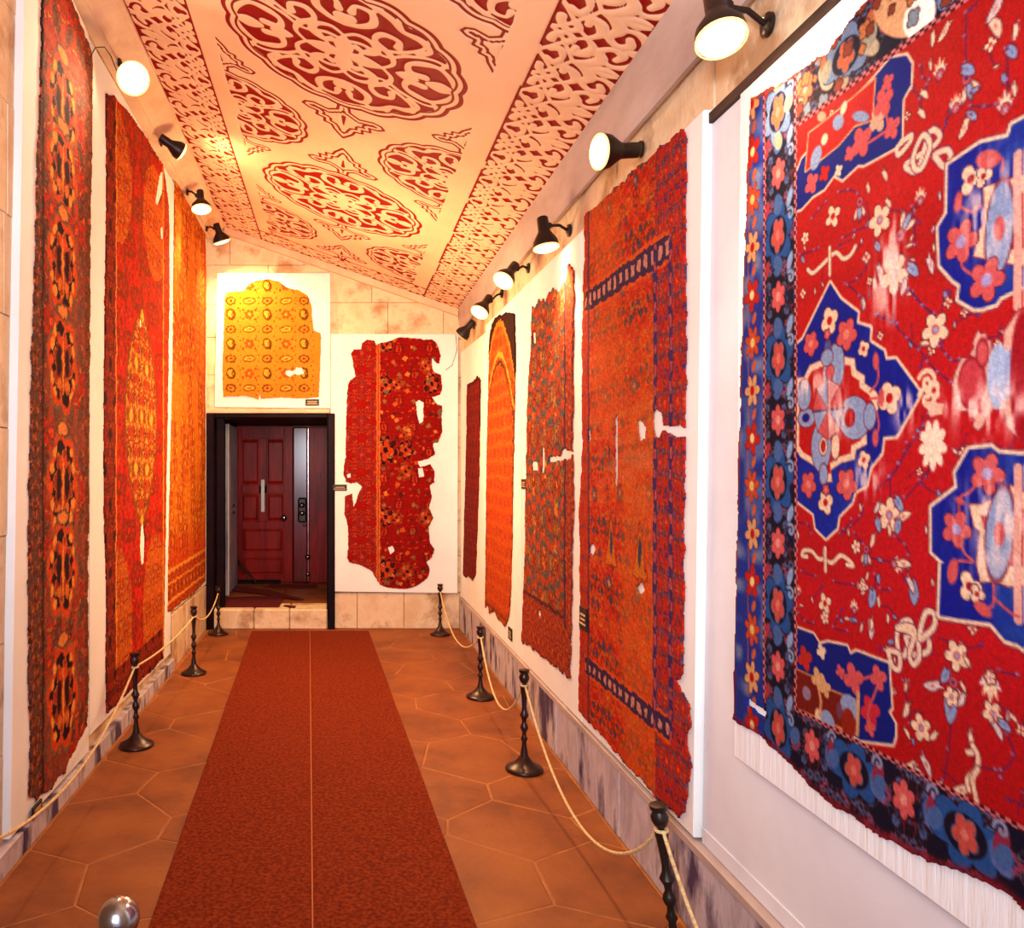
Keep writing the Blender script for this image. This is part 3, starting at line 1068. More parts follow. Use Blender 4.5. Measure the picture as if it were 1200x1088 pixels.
    # purple stems
    for pts in (c3(175, 140, 250, 190, 340, 280, 410, 350, 460, 420, 520, 480, 600, 540), c3(350, 0, 390, 50, 440, 100, 500, 140),
                c3(530, 330, 570, 380, 600, 410, 650, 405), c3(470, 720, 440, 790, 380, 860, 330, 940, 290, 1010, 240, 1088),
                c3(480, 1020, 450, 1088), c4(310, 0, 270, 110, 220, 180, 150, 240), c4(440, 110, 380, 200, 300, 290),
                c4(220, 180, 220, 320), c4(10, 440, 60, 390, 80, 340), c4(90, 600, 160, 620, 240, 630), c4(30, 480, 80, 540),
                c4(250, 500, 300, 540, 320, 600), c4(140, 700, 130, 800), c6(730, 290, 720, 400, 700, 520), c6(920, 90, 995, 110),
                c6(840, 460, 910, 480, 930, 510), c6(950, 340, 975, 420, 930, 480), c6(880, 140, 885, 190), c6(545, 130, 560, 240, 570, 300),
                c5(325, 50, 380, 65, 400, 110), c5(600, 40, 560, 90, 540, 110), c5(350, 295, 420, 320), c5(510, 345, 610, 360, 700, 380),
                c5(340, 500, 370, 540, 415, 550), c5(530, 520, 510, 570, 580, 590), c5(740, 380, 790, 385),
                c2(680, 540, 680, 700), c2(740, 560, 800, 630, 860, 680), c2(610, 670, 700, 706), c2(470, 350, 520, 320, 570, 300),
                c2(480, 540, 530, 520, 570, 460), c2(490, 545, 540, 590, 555, 640), c2(640, 235, 720, 240), c2(760, 220, 770, 380),
                c2(340, 270, 370, 230, 400, 200), c2(450, 160, 490, 150, 530, 165), c2(290, 420, 350, 400, 370, 390),
                c1(985, 50, 980, 150, 980, 260), c1(1150, 200, 1155, 330, 1150, 390), c1(1000, 440, 1060, 440, 1110, 430), c1(790, 270, 800, 320, 830, 330), c1(820, 350, 790, 410, 800, 470)):
        stem(pts)
        for k in range(0, len(pts)):
            C.ell((pts[k][0] + .004, pts[k][1] + .003), .004, .003, (150, 110, 150))
    # scattered blossoms
    for f_, lst in ((c2, ((425, 260, .030, 2, .4), (535, 215, .030, 1, PI), (620, 275, .040, 0, 0), (715, 320, .036, 1, 5.6), (655, 205, .018, 3, 1), (790, 180, .030, 5, 0), (610, 385, .018, 4, 1), (640, 90, .02, 3, 1.2), (570, 145, .016, 3, 1.4),
                          (680, 500, .048, 0, .3), (600, 540, .02, 3, 1.6), (755, 480, .028, 4, .8), (620, 490, .026, 3, 1.4), (720, 550, .024, 3, 2), (690, 430, .018, 3, 1.5), (830, 460, .026, 3, 1.3), (565, 430, .014, 2, 0), (745, 380, .012, 3, 0), (310, 350, .018, 0, 0), (300, 440, .014, 4, 1),
                          (550, 620, .018, 3, 1.5), (300, 580, .013, 2, 0), (350, 570, .010, 3, 1.5), (870, 175, .010, 3, 1.5), (845, 390, .010, 3, 1.5), (975, 657, .010, 2, 0), (860, 690, .014, 3, .5))),
                    (c1, ((870, 290, .034, 5, .4), (985, 340, .034, 1, 3.4), (935, 430, .030, 5, 0), (985, 290, .026, 4, .7), (1000, 480, .02, 4, .7), (970, 530, .026, 3, 2.2), (890, 130, .026, 3, 2.5), (840, 160, .02, 3, 1.7), (1100, 110, .034, 3, 1.2), (1080, 185, .014, 2, 0), (1100, 30, .034, 3, 2.4),
                          (1185, 130, .02, 3, 1.8), (1170, 215, .022, 4, 1), (1140, 430, .034, 5, 0), (1180, 370, .016, 3, 1.5), (830, 270, .014, 3, 1.5), (805, 390, .02, 3, .9), (795, 470, .02, 3, 1.0), (735, 480, .010, 2, 0), (1015, 375, .012, 4, 0))),
                    (c3, ((500, 230, .040, 0, .2), (440, 310, .016, 3, .2), (85, 80, .018, 3, 1.5), (480, 570, .02, 2, .3), (670, 130, .010, 2, 0), (665, 945, .012, 2, 0))),
                    (c4, ((215, 380, .042, 0, .8), (265, 320, .026, 4, 1.0), (155, 430, .022, 4, 1.3), (290, 390, .030, 3, -.4), (260, 440, .022, 4, 1.8), (150, 340, .020, 3, 2.2), (215, 460, .018, 3, 1.5), (60, 340, .013, 3, 1.5),
                          (35, 550, .018, 0, 0), (90, 580, .026, 1, 3.1), (125, 515, .022, 3, 2), (165, 620, .010, 4, 0), (240, 620, .030, 5, 1.5), (290, 640, .028, 3, 0), (345, 790, .034, 4, 1.5), (330, 750, .024, 3, 1.1), (70, 760, .020, 2, 0), (95, 705, .012, 3, 2), (155, 720, .014, 4, 1.6),
                          (120, 820, .030, 4, 1.8), (155, 840, .016, 3, 1.5), (25, 870, .026, 5, 0), (20, 940, .016, 4, 0), (65, 975, .016, 3, 2), (115, 985, .030, 3, 1.6), (410, 460, .010, 3, 1.5), (445, 740, .010, 3, 1.5), (205, 930, .014, 3, 1.7), (655, 985, .012, 2, 0), (425, 1030, .012, 3, 1.5))),
                    (c5, ((465, 450, .028, 2, .5), (465, 520, .018, 0, 0), (335, 390, .022, 5, 0), (350, 460, .010, 3, 0), (610, 470, .024, 5, 0), (575, 525, .012, 3, 0), (612, 532, .012, 4, 0), (645, 570, .014, 3, 2), (330, 115, .014, 3, 1.5), (695, 550, .018, 3, 1.6), (650, 365, .014, 0, 0),
                          (865, 850, .018, 3, 1.9), (865, 970, .026, 3, 2.0), (805, 880, .008, 2, 0), (980, 850, .018, 3, 2.8), (770, 680, .010, 2, 0))),
                    (c6, ((740, 150, .030, 1, 3.4), (725, 230, .040, 4, 1.6), (655, 145, .032, 3, 2.9), (705, 105, .024, 4, 2.1), (730, 190, .022, 0, 0), (770, 200, .022, 3, 2.1), (775, 150, .014, 3, 1), (750, 30, .034, 0, .2), (790, 50, .016, 3, 1), (880, 80, .046, 5, PI), (880, 115, .014, 0, 0),
                          (610, 310, .032, 0, 0), (660, 340, .020, 3, 2.4), (555, 330, .016, 3, 1), (550, 150, .014, 3, 1.8), (552, 240, .024, 3, 2), (630, 455, .030, 3, 1.0), (570, 455, .024, 3, 2.6), (600, 480, .018, 3, .4), (890, 255, .026, 0, .4), (935, 300, .020, 4, .4), (910, 320, .022, 3, 1),
                          (970, 270, .014, 3, .6), (805, 335, .014, 3, 1.6), (770, 550, .030, 3, 2.7), (690, 530, .008, 2, 0)))):
        for (x_, y_, r_, k_, ph_) in lst:
            blossom(f_(x_, y_)[0], r_, k_, ph_)
    # tendril finials above and below the diamond
    for pts in (c5(460, 190, 465, 230, 500, 250, 540, 215, 580, 235, 605, 265, 575, 260), c5(465, 230, 430, 230, 400, 195, 360, 190, 350, 215, 375, 220), c5(465, 180, 465, 290),
                c2(410, 430, 440, 410, 470, 435, 500, 420, 520, 385), c2(410, 430, 370, 470, 340, 495, 320, 480), c2(412, 390, 412, 500),
                c6(805, 340, 815, 400, 795, 405), c6(815, 380, 835, 420, 830, 470, 795, 510, 800, 550), c6(835, 470, 815, 510, 830, 590)):
        C.line(smooth(pts, 5), 0.0075, (120, 30, 50))
        C.line(smooth(pts, 5), 0.0055, CREAM)
    # interlaced knots
    for f_, loops in ((c5, ((850, 540, 890, 540, 880, 600, 860, 700, 830, 690, 820, 600), (870, 610, 960, 600, 975, 680, 900, 700, 870, 640), (820, 570, 900, 570, 930, 700, 900, 750, 880, 700, 900, 600), (780, 680, 830, 700, 830, 770, 800, 760, 780, 700), (960, 500, 1004, 500, 1004, 560, 970, 600, 930, 620))),
                      (c1, ((830, 545, 870, 560, 850, 600, 790, 640, 730, 680, 740, 700, 780, 700), (800, 560, 830, 600, 800, 690, 770, 700, 760, 650), (700, 600, 750, 560, 745, 590, 700, 640, 690, 620), (850, 640, 900, 620, 915, 650, 890, 690, 860, 660)))):
        for l_ in loops:
            pts = smooth(f_(*l_), 4, True)
            C.line(pts, 0.0085, (96, 24, 80), closed=True)
            C.line(pts, 0.0062, CREAM, closed=True)

    # ---- the blue diamond
    dia = z6(462, 5, 500, 62, 560, 108, 556, 145, 604, 160, 601, 208, 650, 240, 657, 270, 690, 268, 775, 385, 692, 532, 648, 536, 642, 590, 602, 642, 590, 702, 550, 722, 538, 762, 492, 808, 485, 850, 447, 885,
             412, 850, 405, 800, 352, 760, 300, 700, 300, 260, 366, 200, 374, 184, 418, 92)
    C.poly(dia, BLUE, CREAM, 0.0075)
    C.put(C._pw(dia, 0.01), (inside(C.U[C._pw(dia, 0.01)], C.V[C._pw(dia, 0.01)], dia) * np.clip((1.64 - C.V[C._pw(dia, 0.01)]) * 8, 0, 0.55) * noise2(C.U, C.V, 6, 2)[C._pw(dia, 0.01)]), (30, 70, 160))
    cart = z6(345, 335, 372, 330, 392, 290, 440, 268, 500, 258, 548, 266, 552, 305, 582, 325, 582, 352, 622, 380, 640, 420, 610, 470, 588, 505, 590, 560, 552, 580, 548, 612, 500, 625, 465, 650, 470, 690, 430, 690, 432, 650, 400, 630, 360, 605, 345, 580)
    C.poly(cart, CREAM, (130, 60, 70), 0.002)
    C.poly([(u_ * .88 + 1.985 * .12, v_ * .88 + VM * .12 - .0) for u_, v_ in cart], RED)
    for e, cc in (((475, 300, .040, .060, GREYB, .2), (462, 312, .016, .018, PINK, 0), (545, 470, .058, .050, GREYB, .3), (530, 470, .018, .02, RED, 0), (600, 465, .02, .03, GREYB, 0), (430, 570, .040, .062, GREYB, 0), (437, 568, .016, .022, CREAM, 0), (437, 568, .008, .012, RED, 0),
                  (480, 570, .016, .03, CREAM, 0), (380, 470, .036, .024, GREYB, 0), (378, 470, .014, .010, BLUE, 0), (372, 390, .030, .040, GREYB, 0), (455, 235, .014, .024, (70, 70, 120), 0), (440, 665, .016, .026, GREYB, 0), (452, 262, .024, .020, GREYB, 0)), None),:
        for x_, y_, a_, b_, col_, rt in e:
            C.ell(z6(x_, y_)[0], a_, b_, col_, rt, (110, 20, 40), 0.002)
    ctr = z6(455, 440)[0]
    for k in range(8):
        a0, a1 = k * PI / 4, (k + 1) * PI / 4
        C.poly([ctr, (ctr[0] + .062 * math.cos(a0), ctr[1] + .075 * math.sin(a0)), (ctr[0] + .062 * math.cos(a1), ctr[1] + .075 * math.sin(a1))], (PINK, GREYB, (226, 150, 140))[k % 3], (140, 30, 40), 0.0015)
    C.line(z6(400, 450, 510, 436), .002, (60, 20, 60))
    for (x_, y_, r_, k_) in ((395, 215, .030, 1), (520, 182, .036, 1), (387, 700, .032, 1), (520, 698, .036, 1), (460, 135, .032, 0), (447, 762, .028, 0), (668, 402, .034, 0), (580, 232, .018, 0), (581, 615, .020, 0), (452, 182, .012, 1), (449, 718, .013, 1)):
        cc = z6(x_, y_)[0]
        C.flower(cc, r_, 4 if not k_ else 5, PINK if k_ else CREAM, RED if not k_ else (240, 130, 110), 0.4, (60, 10, 50))
    for pts in (z6(622, 275, 630, 310, 625, 350, 600, 380), z6(620, 540, 632, 500, 625, 450), z6(640, 400, 600, 405)):
        C.line(smooth(pts, 4), 0.003, PINK)
        C.ell(pts[0], .010, .020, PINK)
    for (x_, y_) in ((800, 345), (800, 405)):
        C.spiral(z6(x_, y_)[0], .026, 1.3, 0.4, .0055, CREAM)
    C.flower(z6(822, 375)[0], .018, 3, CREAM, RED)

    # ---- the two blue stars at the right
    up = z5(948, 582, 1060, 505, 1160, 482, 1172, 440, 1290, 380, 1420, 400, 1420, 900, 1330, 960, 1200, 1012, 1135, 1045, 1120, 1068, 1070, 1084, 1040, 1084, 985, 1052, 992, 1000, 968, 985, 920, 932, 915, 800, 946, 748)
    lo_ = c4(440, 340, 575, 235, 568, 155, 640, 32, 760, 20, 800, 52, 907, 62, 1100, 60, 1300, 120, 1300, 1180, 1000, 1150, 907, 1070, 830, 1045, 755, 955, 600, 935, 480, 915, 488, 640, 500, 632, 440, 575)
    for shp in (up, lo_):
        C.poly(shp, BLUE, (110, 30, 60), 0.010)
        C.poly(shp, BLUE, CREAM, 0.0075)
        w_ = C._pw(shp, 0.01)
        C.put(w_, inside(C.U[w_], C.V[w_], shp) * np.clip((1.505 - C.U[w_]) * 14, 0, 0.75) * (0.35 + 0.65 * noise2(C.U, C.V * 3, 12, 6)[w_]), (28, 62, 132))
    inn_u = z5(1075, 660, 1200, 620, 1420, 560, 1420, 900, 1210, 935, 1120, 920, 1040, 900, 1060, 810, 1080, 780)
    inn_l = c4(640, 325, 710, 325, 750, 300, 850, 290, 860, 220, 920, 260, 1300, 240, 1300, 760, 920, 755, 850, 760, 780, 735, 700, 735, 680, 640, 700, 470, 665, 440)
    for shp, ky in ((inn_u, 0), (inn_l, 1)):
        C.poly(shp, CREAM, (110, 20, 60), 0.003)
        cu_, cv0 = sum(p_[0] for p_ in shp) / len(shp), sum(p_[1] for p_ in shp) / len(shp)
        C.poly([(cu_ + (u_ - cu_) * .66, cv0 + (v_ - cv0) * .62) for u_, v_ in shp], CRIM)
        C.ell((1.455, cv0), .030, .085, GREYB, 0.1, (120, 20, 50), .003)
        C.ell((1.455, cv0), .012, .022, PINK, 0)
        C.ell((1.30, cv0), .050, .070, GREYB, 0.1, (120, 20, 50), .003)
        C.line([(1.415, cv0 - .15), (1.415, cv0 + .12)], .009, (232, 160, 140))
    for f_, lst in ((c4, ((735, 160, .036, 1), (570, 455, .034, 1), (640, 760, .026, 2), (680, 800, .016, 2), (710, 880, .022, 3), (550, 680, .026, 4), (590, 305, .012, 3))), (z5, ((995, 850, .038, 1), (1085, 985, .038, 1), (1030, 630, .026, 2), (1075, 620, .018, 2), (985, 710, .020, 4), (1090, 560, .030, 3)))):
        for x_, y_, r_, k_ in lst:
            cc = f_(x_, y_)[0]
            if k_ == 1:
                C.flower(cc, r_, 5, PINK, (150, 130, 170), .5, (60, 10, 60), depth=.35)
            elif k_ == 2:
                C.flower(cc, r_, 3, CREAM, CRIM, 1.0, (60, 10, 60), depth=.5)
            elif k_ == 3:
                C.ell(cc, r_, r_ * .55, PINK, .4)
            else:
                C.ell(cc, r_ * .5, r_, PINK, .2)
    for pts in (c4(690, 200, 640, 260, 590, 290, 585, 380), c4(590, 530, 620, 590, 660, 628, 580, 625, 560, 660), c4(770, 750, 770, 850, 730, 880), c4(770, 820, 860, 900, 907, 920), z5(1000, 900, 1000, 940, 1050, 975), z5(990, 725, 1030, 745, 1065, 725), z5(1140, 600, 1140, 560, 1100, 555)):
        C.line(smooth(pts, 4), 0.0028, PINK)

    # great cream palmette between the stars
    for shp, cc in ((c3(655, 395, 690, 400, 720, 440, 760, 470, 705, 370, 730, 330, 720, 310, 750, 235, 770, 260, 795, 250, 800, 290, 825, 295, 835, 400, 870, 380, 900, 340, 905, 240, 940, 190, 989, 120, 1180, 90, 1180, 900, 989, 860, 925, 790, 905, 690, 840, 690, 800, 740, 780, 790, 750, 815, 725, 790, 735, 750, 710, 700, 640, 700, 620, 640, 600, 550, 620, 470), (232, 168, 146)),):
        C.poly(shp, cc, (150, 30, 50), 0.003)
    C.ell(c3(712, 540)[0], .030, .045, (214, 60, 70), 0, (160, 20, 40))
    C.ell(c3(775, 365)[0], .012, .022, PINK, 0, (160, 20, 40))
    C.ell(c3(870, 500)[0], .026, .060, (150, 160, 186))
    C.ell(c3(950, 480)[0], .018, .045, (132, 142, 176))
    C.ell(c3(1020, 500)[0], .030, .12, CRIM)
    C.ell(c3(775, 680)[0], .012, .012, PINK)
    C.flower(c3(485, 900)[0], .036, 9, (240, 208, 180), None, 0.2, (200, 60, 70), sq=1.35, depth=.3)
    C.ell(c3(460, 850)[0], .010, .022, (240, 208, 180)); C.ell(c3(515, 845)[0], .010, .030, (240, 208, 180), -.3)
    C.poly(c3(440, 640, 550, 660, 545, 720, 470, 735), (236, 180, 150))

    # ---- corner brackets (upper and lower left of the field)
    b1 = c1(290, 740, 250, 600, 560, 300, 735, 205, 752, 240, 748, 340, 715, 410, 715, 575, 610, 640, 520, 690, 430, 700)
    b1 = z5(360, 760, 430, 560, 500, 480, 690, 270, 745, 205, 800, 195, 818, 225, 815, 300, 788, 350, 785, 485, 760, 520, 650, 580, 630, 580, 575, 632, 545, 615, 510, 665, 470, 690, 430, 735)
    b2 = c5(300, 560, 410, 600, 440, 650, 480, 640, 575, 660, 590, 700, 620, 685, 780, 745, 795, 960, 780, 980, 812, 1040, 812, 1100, 800, 1140, 640, 1120, 300, 900)
    for shp in (b1, b2):
        C.poly(shp, (8, 16, 96), CREAM, 0.0065)
    r1 = z5(430, 600, 455, 540, 455, 480, 560, 400, 690, 300, 685, 400, 670, 425, 600, 460, 560, 515, 450, 600)
    r1 = z5(445, 600, 455, 470, 560, 390, 690, 280, 680, 420, 620, 440, 560, 510)
    r2 = c5(310, 770, 440, 830, 470, 870, 620, 930, 625, 1090, 300, 950)
    C.poly(r1, (206, 20, 16), (226, 160, 110), 0.005)
    C.poly(r2, (128, 24, 10), (210, 130, 80), 0.005)
    for (x_, y_, a_, b_, col_) in ((480, 555, .022, .03, GREYB), (510, 490, .014, .014, CREAM), (560, 430, .024, .018, GREYB), (640, 410, .034, .012, GREYB), (580, 380, .012, .016, CREAM), (500, 410, .02, .012, (200, 150, 120))):
        C.ell(z5(x_, y_)[0], a_, b_, col_, .5)
    for (x_, y_, a_, b_, col_) in ((585, 960, .034, .030, GREYB), (475, 1030, .030, .028, GREYB), (375, 890, .018, .018, (140, 110, 130)), (535, 975, .012, .02, (120, 60, 80)), (580, 1040, .026, .036, (160, 34, 10)), (430, 1000, .012, .018, CREAM)):
        C.ell(c5(x_, y_)[0], a_, b_, col_)
    C.line(c5(430, 850, 445, 930, 440, 1000), .005, (216, 150, 100))
    for (x_, y_, r_, col_) in ((430, 820, .026, (226, 166, 110)), (465, 865, .022, (226, 166, 110)), (605, 820, .034, PINK), (540, 785, .016, PINK), (730, 815, .026, PINK), (690, 980, .032, (214, 40, 60)), (690, 1060, .018, PINK), (365, 720, .030, (206, 40, 30)), (275, 740, .020, (206, 40, 30)), (447, 685, .018, CREAM)):
        C.flower(c5(x_, y_)[0], r_, 4, col_, None, .4, None, depth=.4)
    C.line(smooth(c5(540, 785, 600, 830, 690, 810, 730, 830, 710, 900, 680, 980, 690, 1060), 4), .0035, PINK)
    C.line(c5(630, 890, 625, 1090), .006, (224, 160, 110))
    for (x_, y_, r_, col_) in ((700, 420, .028, (210, 160, 130)), (735, 290, .018, PINK), (720, 360, .030, PINK), (750, 450, .024, PINK), (640, 500, .034, PINK), (600, 540, .018, PINK), (510, 610, .02, RED), (465, 645, .026, PINK), (560, 600, .014, CREAM)):
        C.flower(z5(x_, y_)[0], r_, 4, col_, None, .4, None, depth=.4)
    C.line(smooth(z5(735, 290, 715, 350, 735, 440, 700, 480, 600, 540), 4), .0035, PINK)

    # worn pale patches and warp lines
    C.lim = fieldm.astype(np.float32)
    w_ = (slice(None), slice(None))
    for (x_, y_, ru_, rv_) in ((1042, 330, .05, .09), (1050, 300, .03, .10), (1175, 480, .10, .05), (1130, 470, .05, .03), (960, 450, .10, .03), (985, 490, .05, .06), (1020, 560, .06, .04), (1065, 480, .03, .05), (1170, 620, .08, .08), (1165, 240, .06, .08)):
        cu_, cv0 = PR(x_, y_)
        g = np.exp(-((U - cu_) / ru_) ** 2 - ((V - cv0) / rv_) ** 2) * np.clip(noise2(U * 2.4, V * 0.7, 40, 31) * 2.2 - 0.75, 0, 1)
        C.put(w_, np.clip(g, 0, .75), (246, 206, 190))

    # ---- borders
    C.lim = None
    bord = ~fieldm
    C.fill(bord, BLK)
    C.allover(bord, .17, .17, [TEAL, (44, 56, 104), (60, 84, 130), (120, 30, 60), (150, 60, 90), (20, 30, 80), BLK, BLK], 22, 131, (14, 8, 30), .2, 2.188, VM, (.06, .16))
    # main border: dark ground, blue strapwork rings, pink flowers
    C.lim = bord.astype(np.float32)

    def main_unit(c0, k, vert, top=False):
        su, sv = (.070, .085) if vert else (.085, .066)
        rings = (96, 112, 142) if top else TEAL
        if k % 2 == 0:
            C.flower(c0, su, 6, rings, None, .3, (10, 8, 40), sq=sv / su, depth=.28)
            C.ell(c0, su * .62, sv * .62, BLK)
            C.flower(c0, .030, 5, (214, 82, 70) if not top else (222, 100, 60), (236, 120, 110), .2, (60, 80, 120), sq=1.5 if vert else 1.2)
        else:
            C.flower(c0, .033, 6, (226, 92, 92) if not top else (226, 120, 80), (240, 150, 130), .5, (60, 10, 30), sq=1.2)
        for sg in (-1, 1):
            o_ = (c0[0] + (sg * su * .9 if not vert else 0), c0[1] + (sg * sv * .95 if vert else 0))
            C.ell(o_, .020, .026, (60, 84, 132) if not top else (150, 140, 120), .5 * sg)
    n_ = 0
    v_ = VM - .17 * 5
    k = 0
    while v_ < 2.66:
        main_unit((2.188, v_ - 0.0), k, True, v_ > 2.45)
        for sg in (-1, 1):   # little pink and blue leaves along both edges
            C.ell((2.188 + sg * .058, v_ + .085), .012, .026, (190, 50, 70) if sg > 0 else (120, 140, 176), .4)
        C.spiral((2.128, v_ + .04), .018, 1.0, 1.0, .0045, (120, 136, 164))
        v_ += .17
        k += 1
    u_ = 2.03
    k = 1
    while u_ > 0.7:
        main_unit((u_, .892), k, False)
        main_unit((u_ + .03, 2.588), k, False, True)
        C.ell((u_ - .085, .915), .018, .03, (160, 40, 70), .3)
        C.ell((u_ - .085, .875), .026, .016, (80, 90, 140), .3)
        C.ell((u_ - .06, 2.62), .022, .03, (206, 110, 70), .6)
        C.ell((u_ - .06, 2.56), .030, .018, (180, 160, 130), .6)
        C.spiral((u_ - .085, .94), .018, 1.0, 0, .0045, (120, 120, 150))
        u_ -= .165
        k += 1
    # pale damaged patch near the top
    C.ell(PR(1060, 12), .10, .05, (232, 170, 120), .7)
    C.ell(PR(1082, 20), .05, .04, (250, 236, 220), .7)
    # outer guard of blue with small flowers
    C.lim = (bord & (V > 2.515) & (U < 2.1)).astype(np.float32)
    for k_ in range(60):
        C.flower((rq.uniform(.8, 2.1), rq.uniform(2.52, 2.68)), rq.uniform(.008, .02), 4, rq.choice([(206, 120, 70), (170, 150, 120), (150, 60, 40), (110, 120, 130)]), None, rq.uniform(0, 3), (60, 20, 20))
    og = (U > 2.262 + (V - 1.7) * 0.0) & bord
    C.lim = og.astype(np.float32)
    C.fill(og, (26, 40, 120))
    C.put(w_, np.clip(noise2(U, V, 20, 8) * 2 - .8, 0, 1) * og, (96, 104, 140))
    v_ = .85
    k = 0
    while v_ < 2.7:
        C.flower((2.325, v_), .036, 5 + k % 3, ((210, 34, 24), (232, 170, 110), (222, 80, 40))[k % 3], ((246, 220, 150), RED, (240, 200, 120))[k % 3], .3 * k, (120, 14, 20), sq=1.2, depth=.5)
        C.ell((2.315, v_ + .07), .010, .018, (222, 100, 60), .5)
        C.line([(2.345, v_ + .03), (2.35, v_ + .11)], .002, (200, 90, 80))
        v_ += .14
        k += 1
    # guard lines
    C.lim = None
    dots = ((np.floor(V / .012) + np.floor(U / .012)) % 2 > 0)
    for (a_, b_) in ((2.252, 2.266), (2.098, 2.110)):
        m_ = (U > a_) & (U < b_) & (V > .966 - .03 * (a_ > 2.2)) 
        C.fill(m_, (96, 12, 26))
        C.fill(m_ & dots, (214, 120, 120))
    for (a_, b_) in ((.956, .968), (2.503, 2.515)):
        m_ = (V > a_) & (V < b_) & (U < 2.105)
        C.fill(m_, (96, 12, 26))
        C.fill(m_ & dots, (206, 110, 110))
    # the carpet repeats symmetrically beyond the middle of the stars
    ic = int(round((1.405 - C.u0) / C.du))
    for i_ in range(ic):
        C.C[:, i_] = C.C[:, min(C.nu - 1, 2 * ic - i_)]
    edge = [PR(*p_) for p_ in ((882, 117), (905, 104), (933, 88), (950, 74), (973, 61), (987, 42), (1000, 22), (1017, 2), (1060, -50), (1140, -140), (1300, -330), (1560, -620))]
    edge += [PR(*p_) for p_ in ((1560, 1400), (1300, 1130), (1200, 1062), (1180, 1044), (1150, 1030), (1110, 1018), (1080, 1004), (1058, 990), (1030, 976), (1000, 956), (975, 940), (955, 925), (930, 897), (905, 873), (885, 858), (862, 845))]
    edge += [PR(*p_) for p_ in ((865, 700), (870, 480), (874, 350), (878, 220))]
    # reddish selvedge all round
    dd = seg_d(U, V, edge, True)
    C.put(w_, np.clip(1 - dd / .022, 0, 1) * .9 * (V < 1.0), (176, 24, 40))
    C.put(w_, np.clip(1 - dd / .014, 0, 1) * .9 * (V > 1.0), (206, 70, 30))
    mask = ragged(C, edge, .006, 3, [PR_ for PR_ in [[PR(*p_) for p_ in ((879, 818), (901, 836), (899, 842), (878, 826))]]], 30)
    mask &= U > .64
    return C.to_object('carpet', mask, fR(XR), 0.009, M['knots'], seed=3, jit=.12, jw=1.0, sat_k=.42)


# boards first: near white backing, then the stretched linen of every textile
panel('backing_board', [(0.62, 0.375), (2.725, 0.375), (2.652, 2.755), (0.62, 2.755)], fR(1.259), 'tall plain white backing board behind the large blue-and-red carpet at right', depth=0.010, m='board')
tag(MB().prism([(0.62, 2.757), (2.652, 2.757), (2.652, 2.79), (0.62, 2.79)], fR(1.259), 0, 0.022, 0, .1).build('wooden_batten', M['wood_old']), 'old dark wooden batten running along the top of the white boards at right', 'batten')
tag(MB().prism([(0.62, 0.321), (2.715, 0.321), (2.715, 0.373), (0.62, 0.373)], fR(1.259), 0, 0.016, 0, .1).build('lower_rail', M['board']), 'narrow pale rail under the plain white backing board, above the stone plinth', 'rail')

panel('mounting_panel', [(0.62, .706), (2.452, .712), (2.415, 2.742), (0.62, 2.742)], fR(1.2485), 'white linen mounting panel behind the large blue-and-red medallion carpet, near right', 'panel', 0.0275, 'linen_crease')
o = big_carpet()
tag(o, 'large crimson carpet with navy medallions and dark flowered border, near right wall', 'carpet')

RIGHT = {}


def rug(name, label, cat, f, P, edge_px, spec, du=0.008, dv=0.006, amp=.012, seed=1, holes=(), thick=.008, freq=22, border=None):
    E = [P(*p_) for p_ in edge_px]
    us, vs_ = [e[0] for e in E], [e[1] for e in E]
    C = Canvas(min(us) - .03, max(us) + .03, min(vs_) - .03, max(vs_) + .03, du, dv)
    spec(C, (min(us), max(us), min(vs_), max(vs_)))
    if border:
        dd = seg_d(C.U, C.V, E, True)
        C.put((slice(None), slice(None)), np.clip(1 - dd / .02, 0, 1) * .7, border)
    mask = ragged(C, E, amp, seed, [[P(*p_) for p_ in h] for h in holes], freq)
    o_ = C.to_object(name, mask, f, thick, M['knots'], seed=seed)
    return tag(o_, label, cat)


W = (slice(None), slice(None))


def bands(C, bb, wd_, cols, u_only=False, inset=0.0):
    """distance from the edges of the box"""
    u0, u1, v0, v1 = bb
    d = np.minimum(np.minimum(C.U - u0, u1 - C.U), np.minimum(C.V - v0, v1 - C.V)) - inset
    if u_only:
        d = np.minimum(C.U - u0, u1 - C.U) - inset
    return d


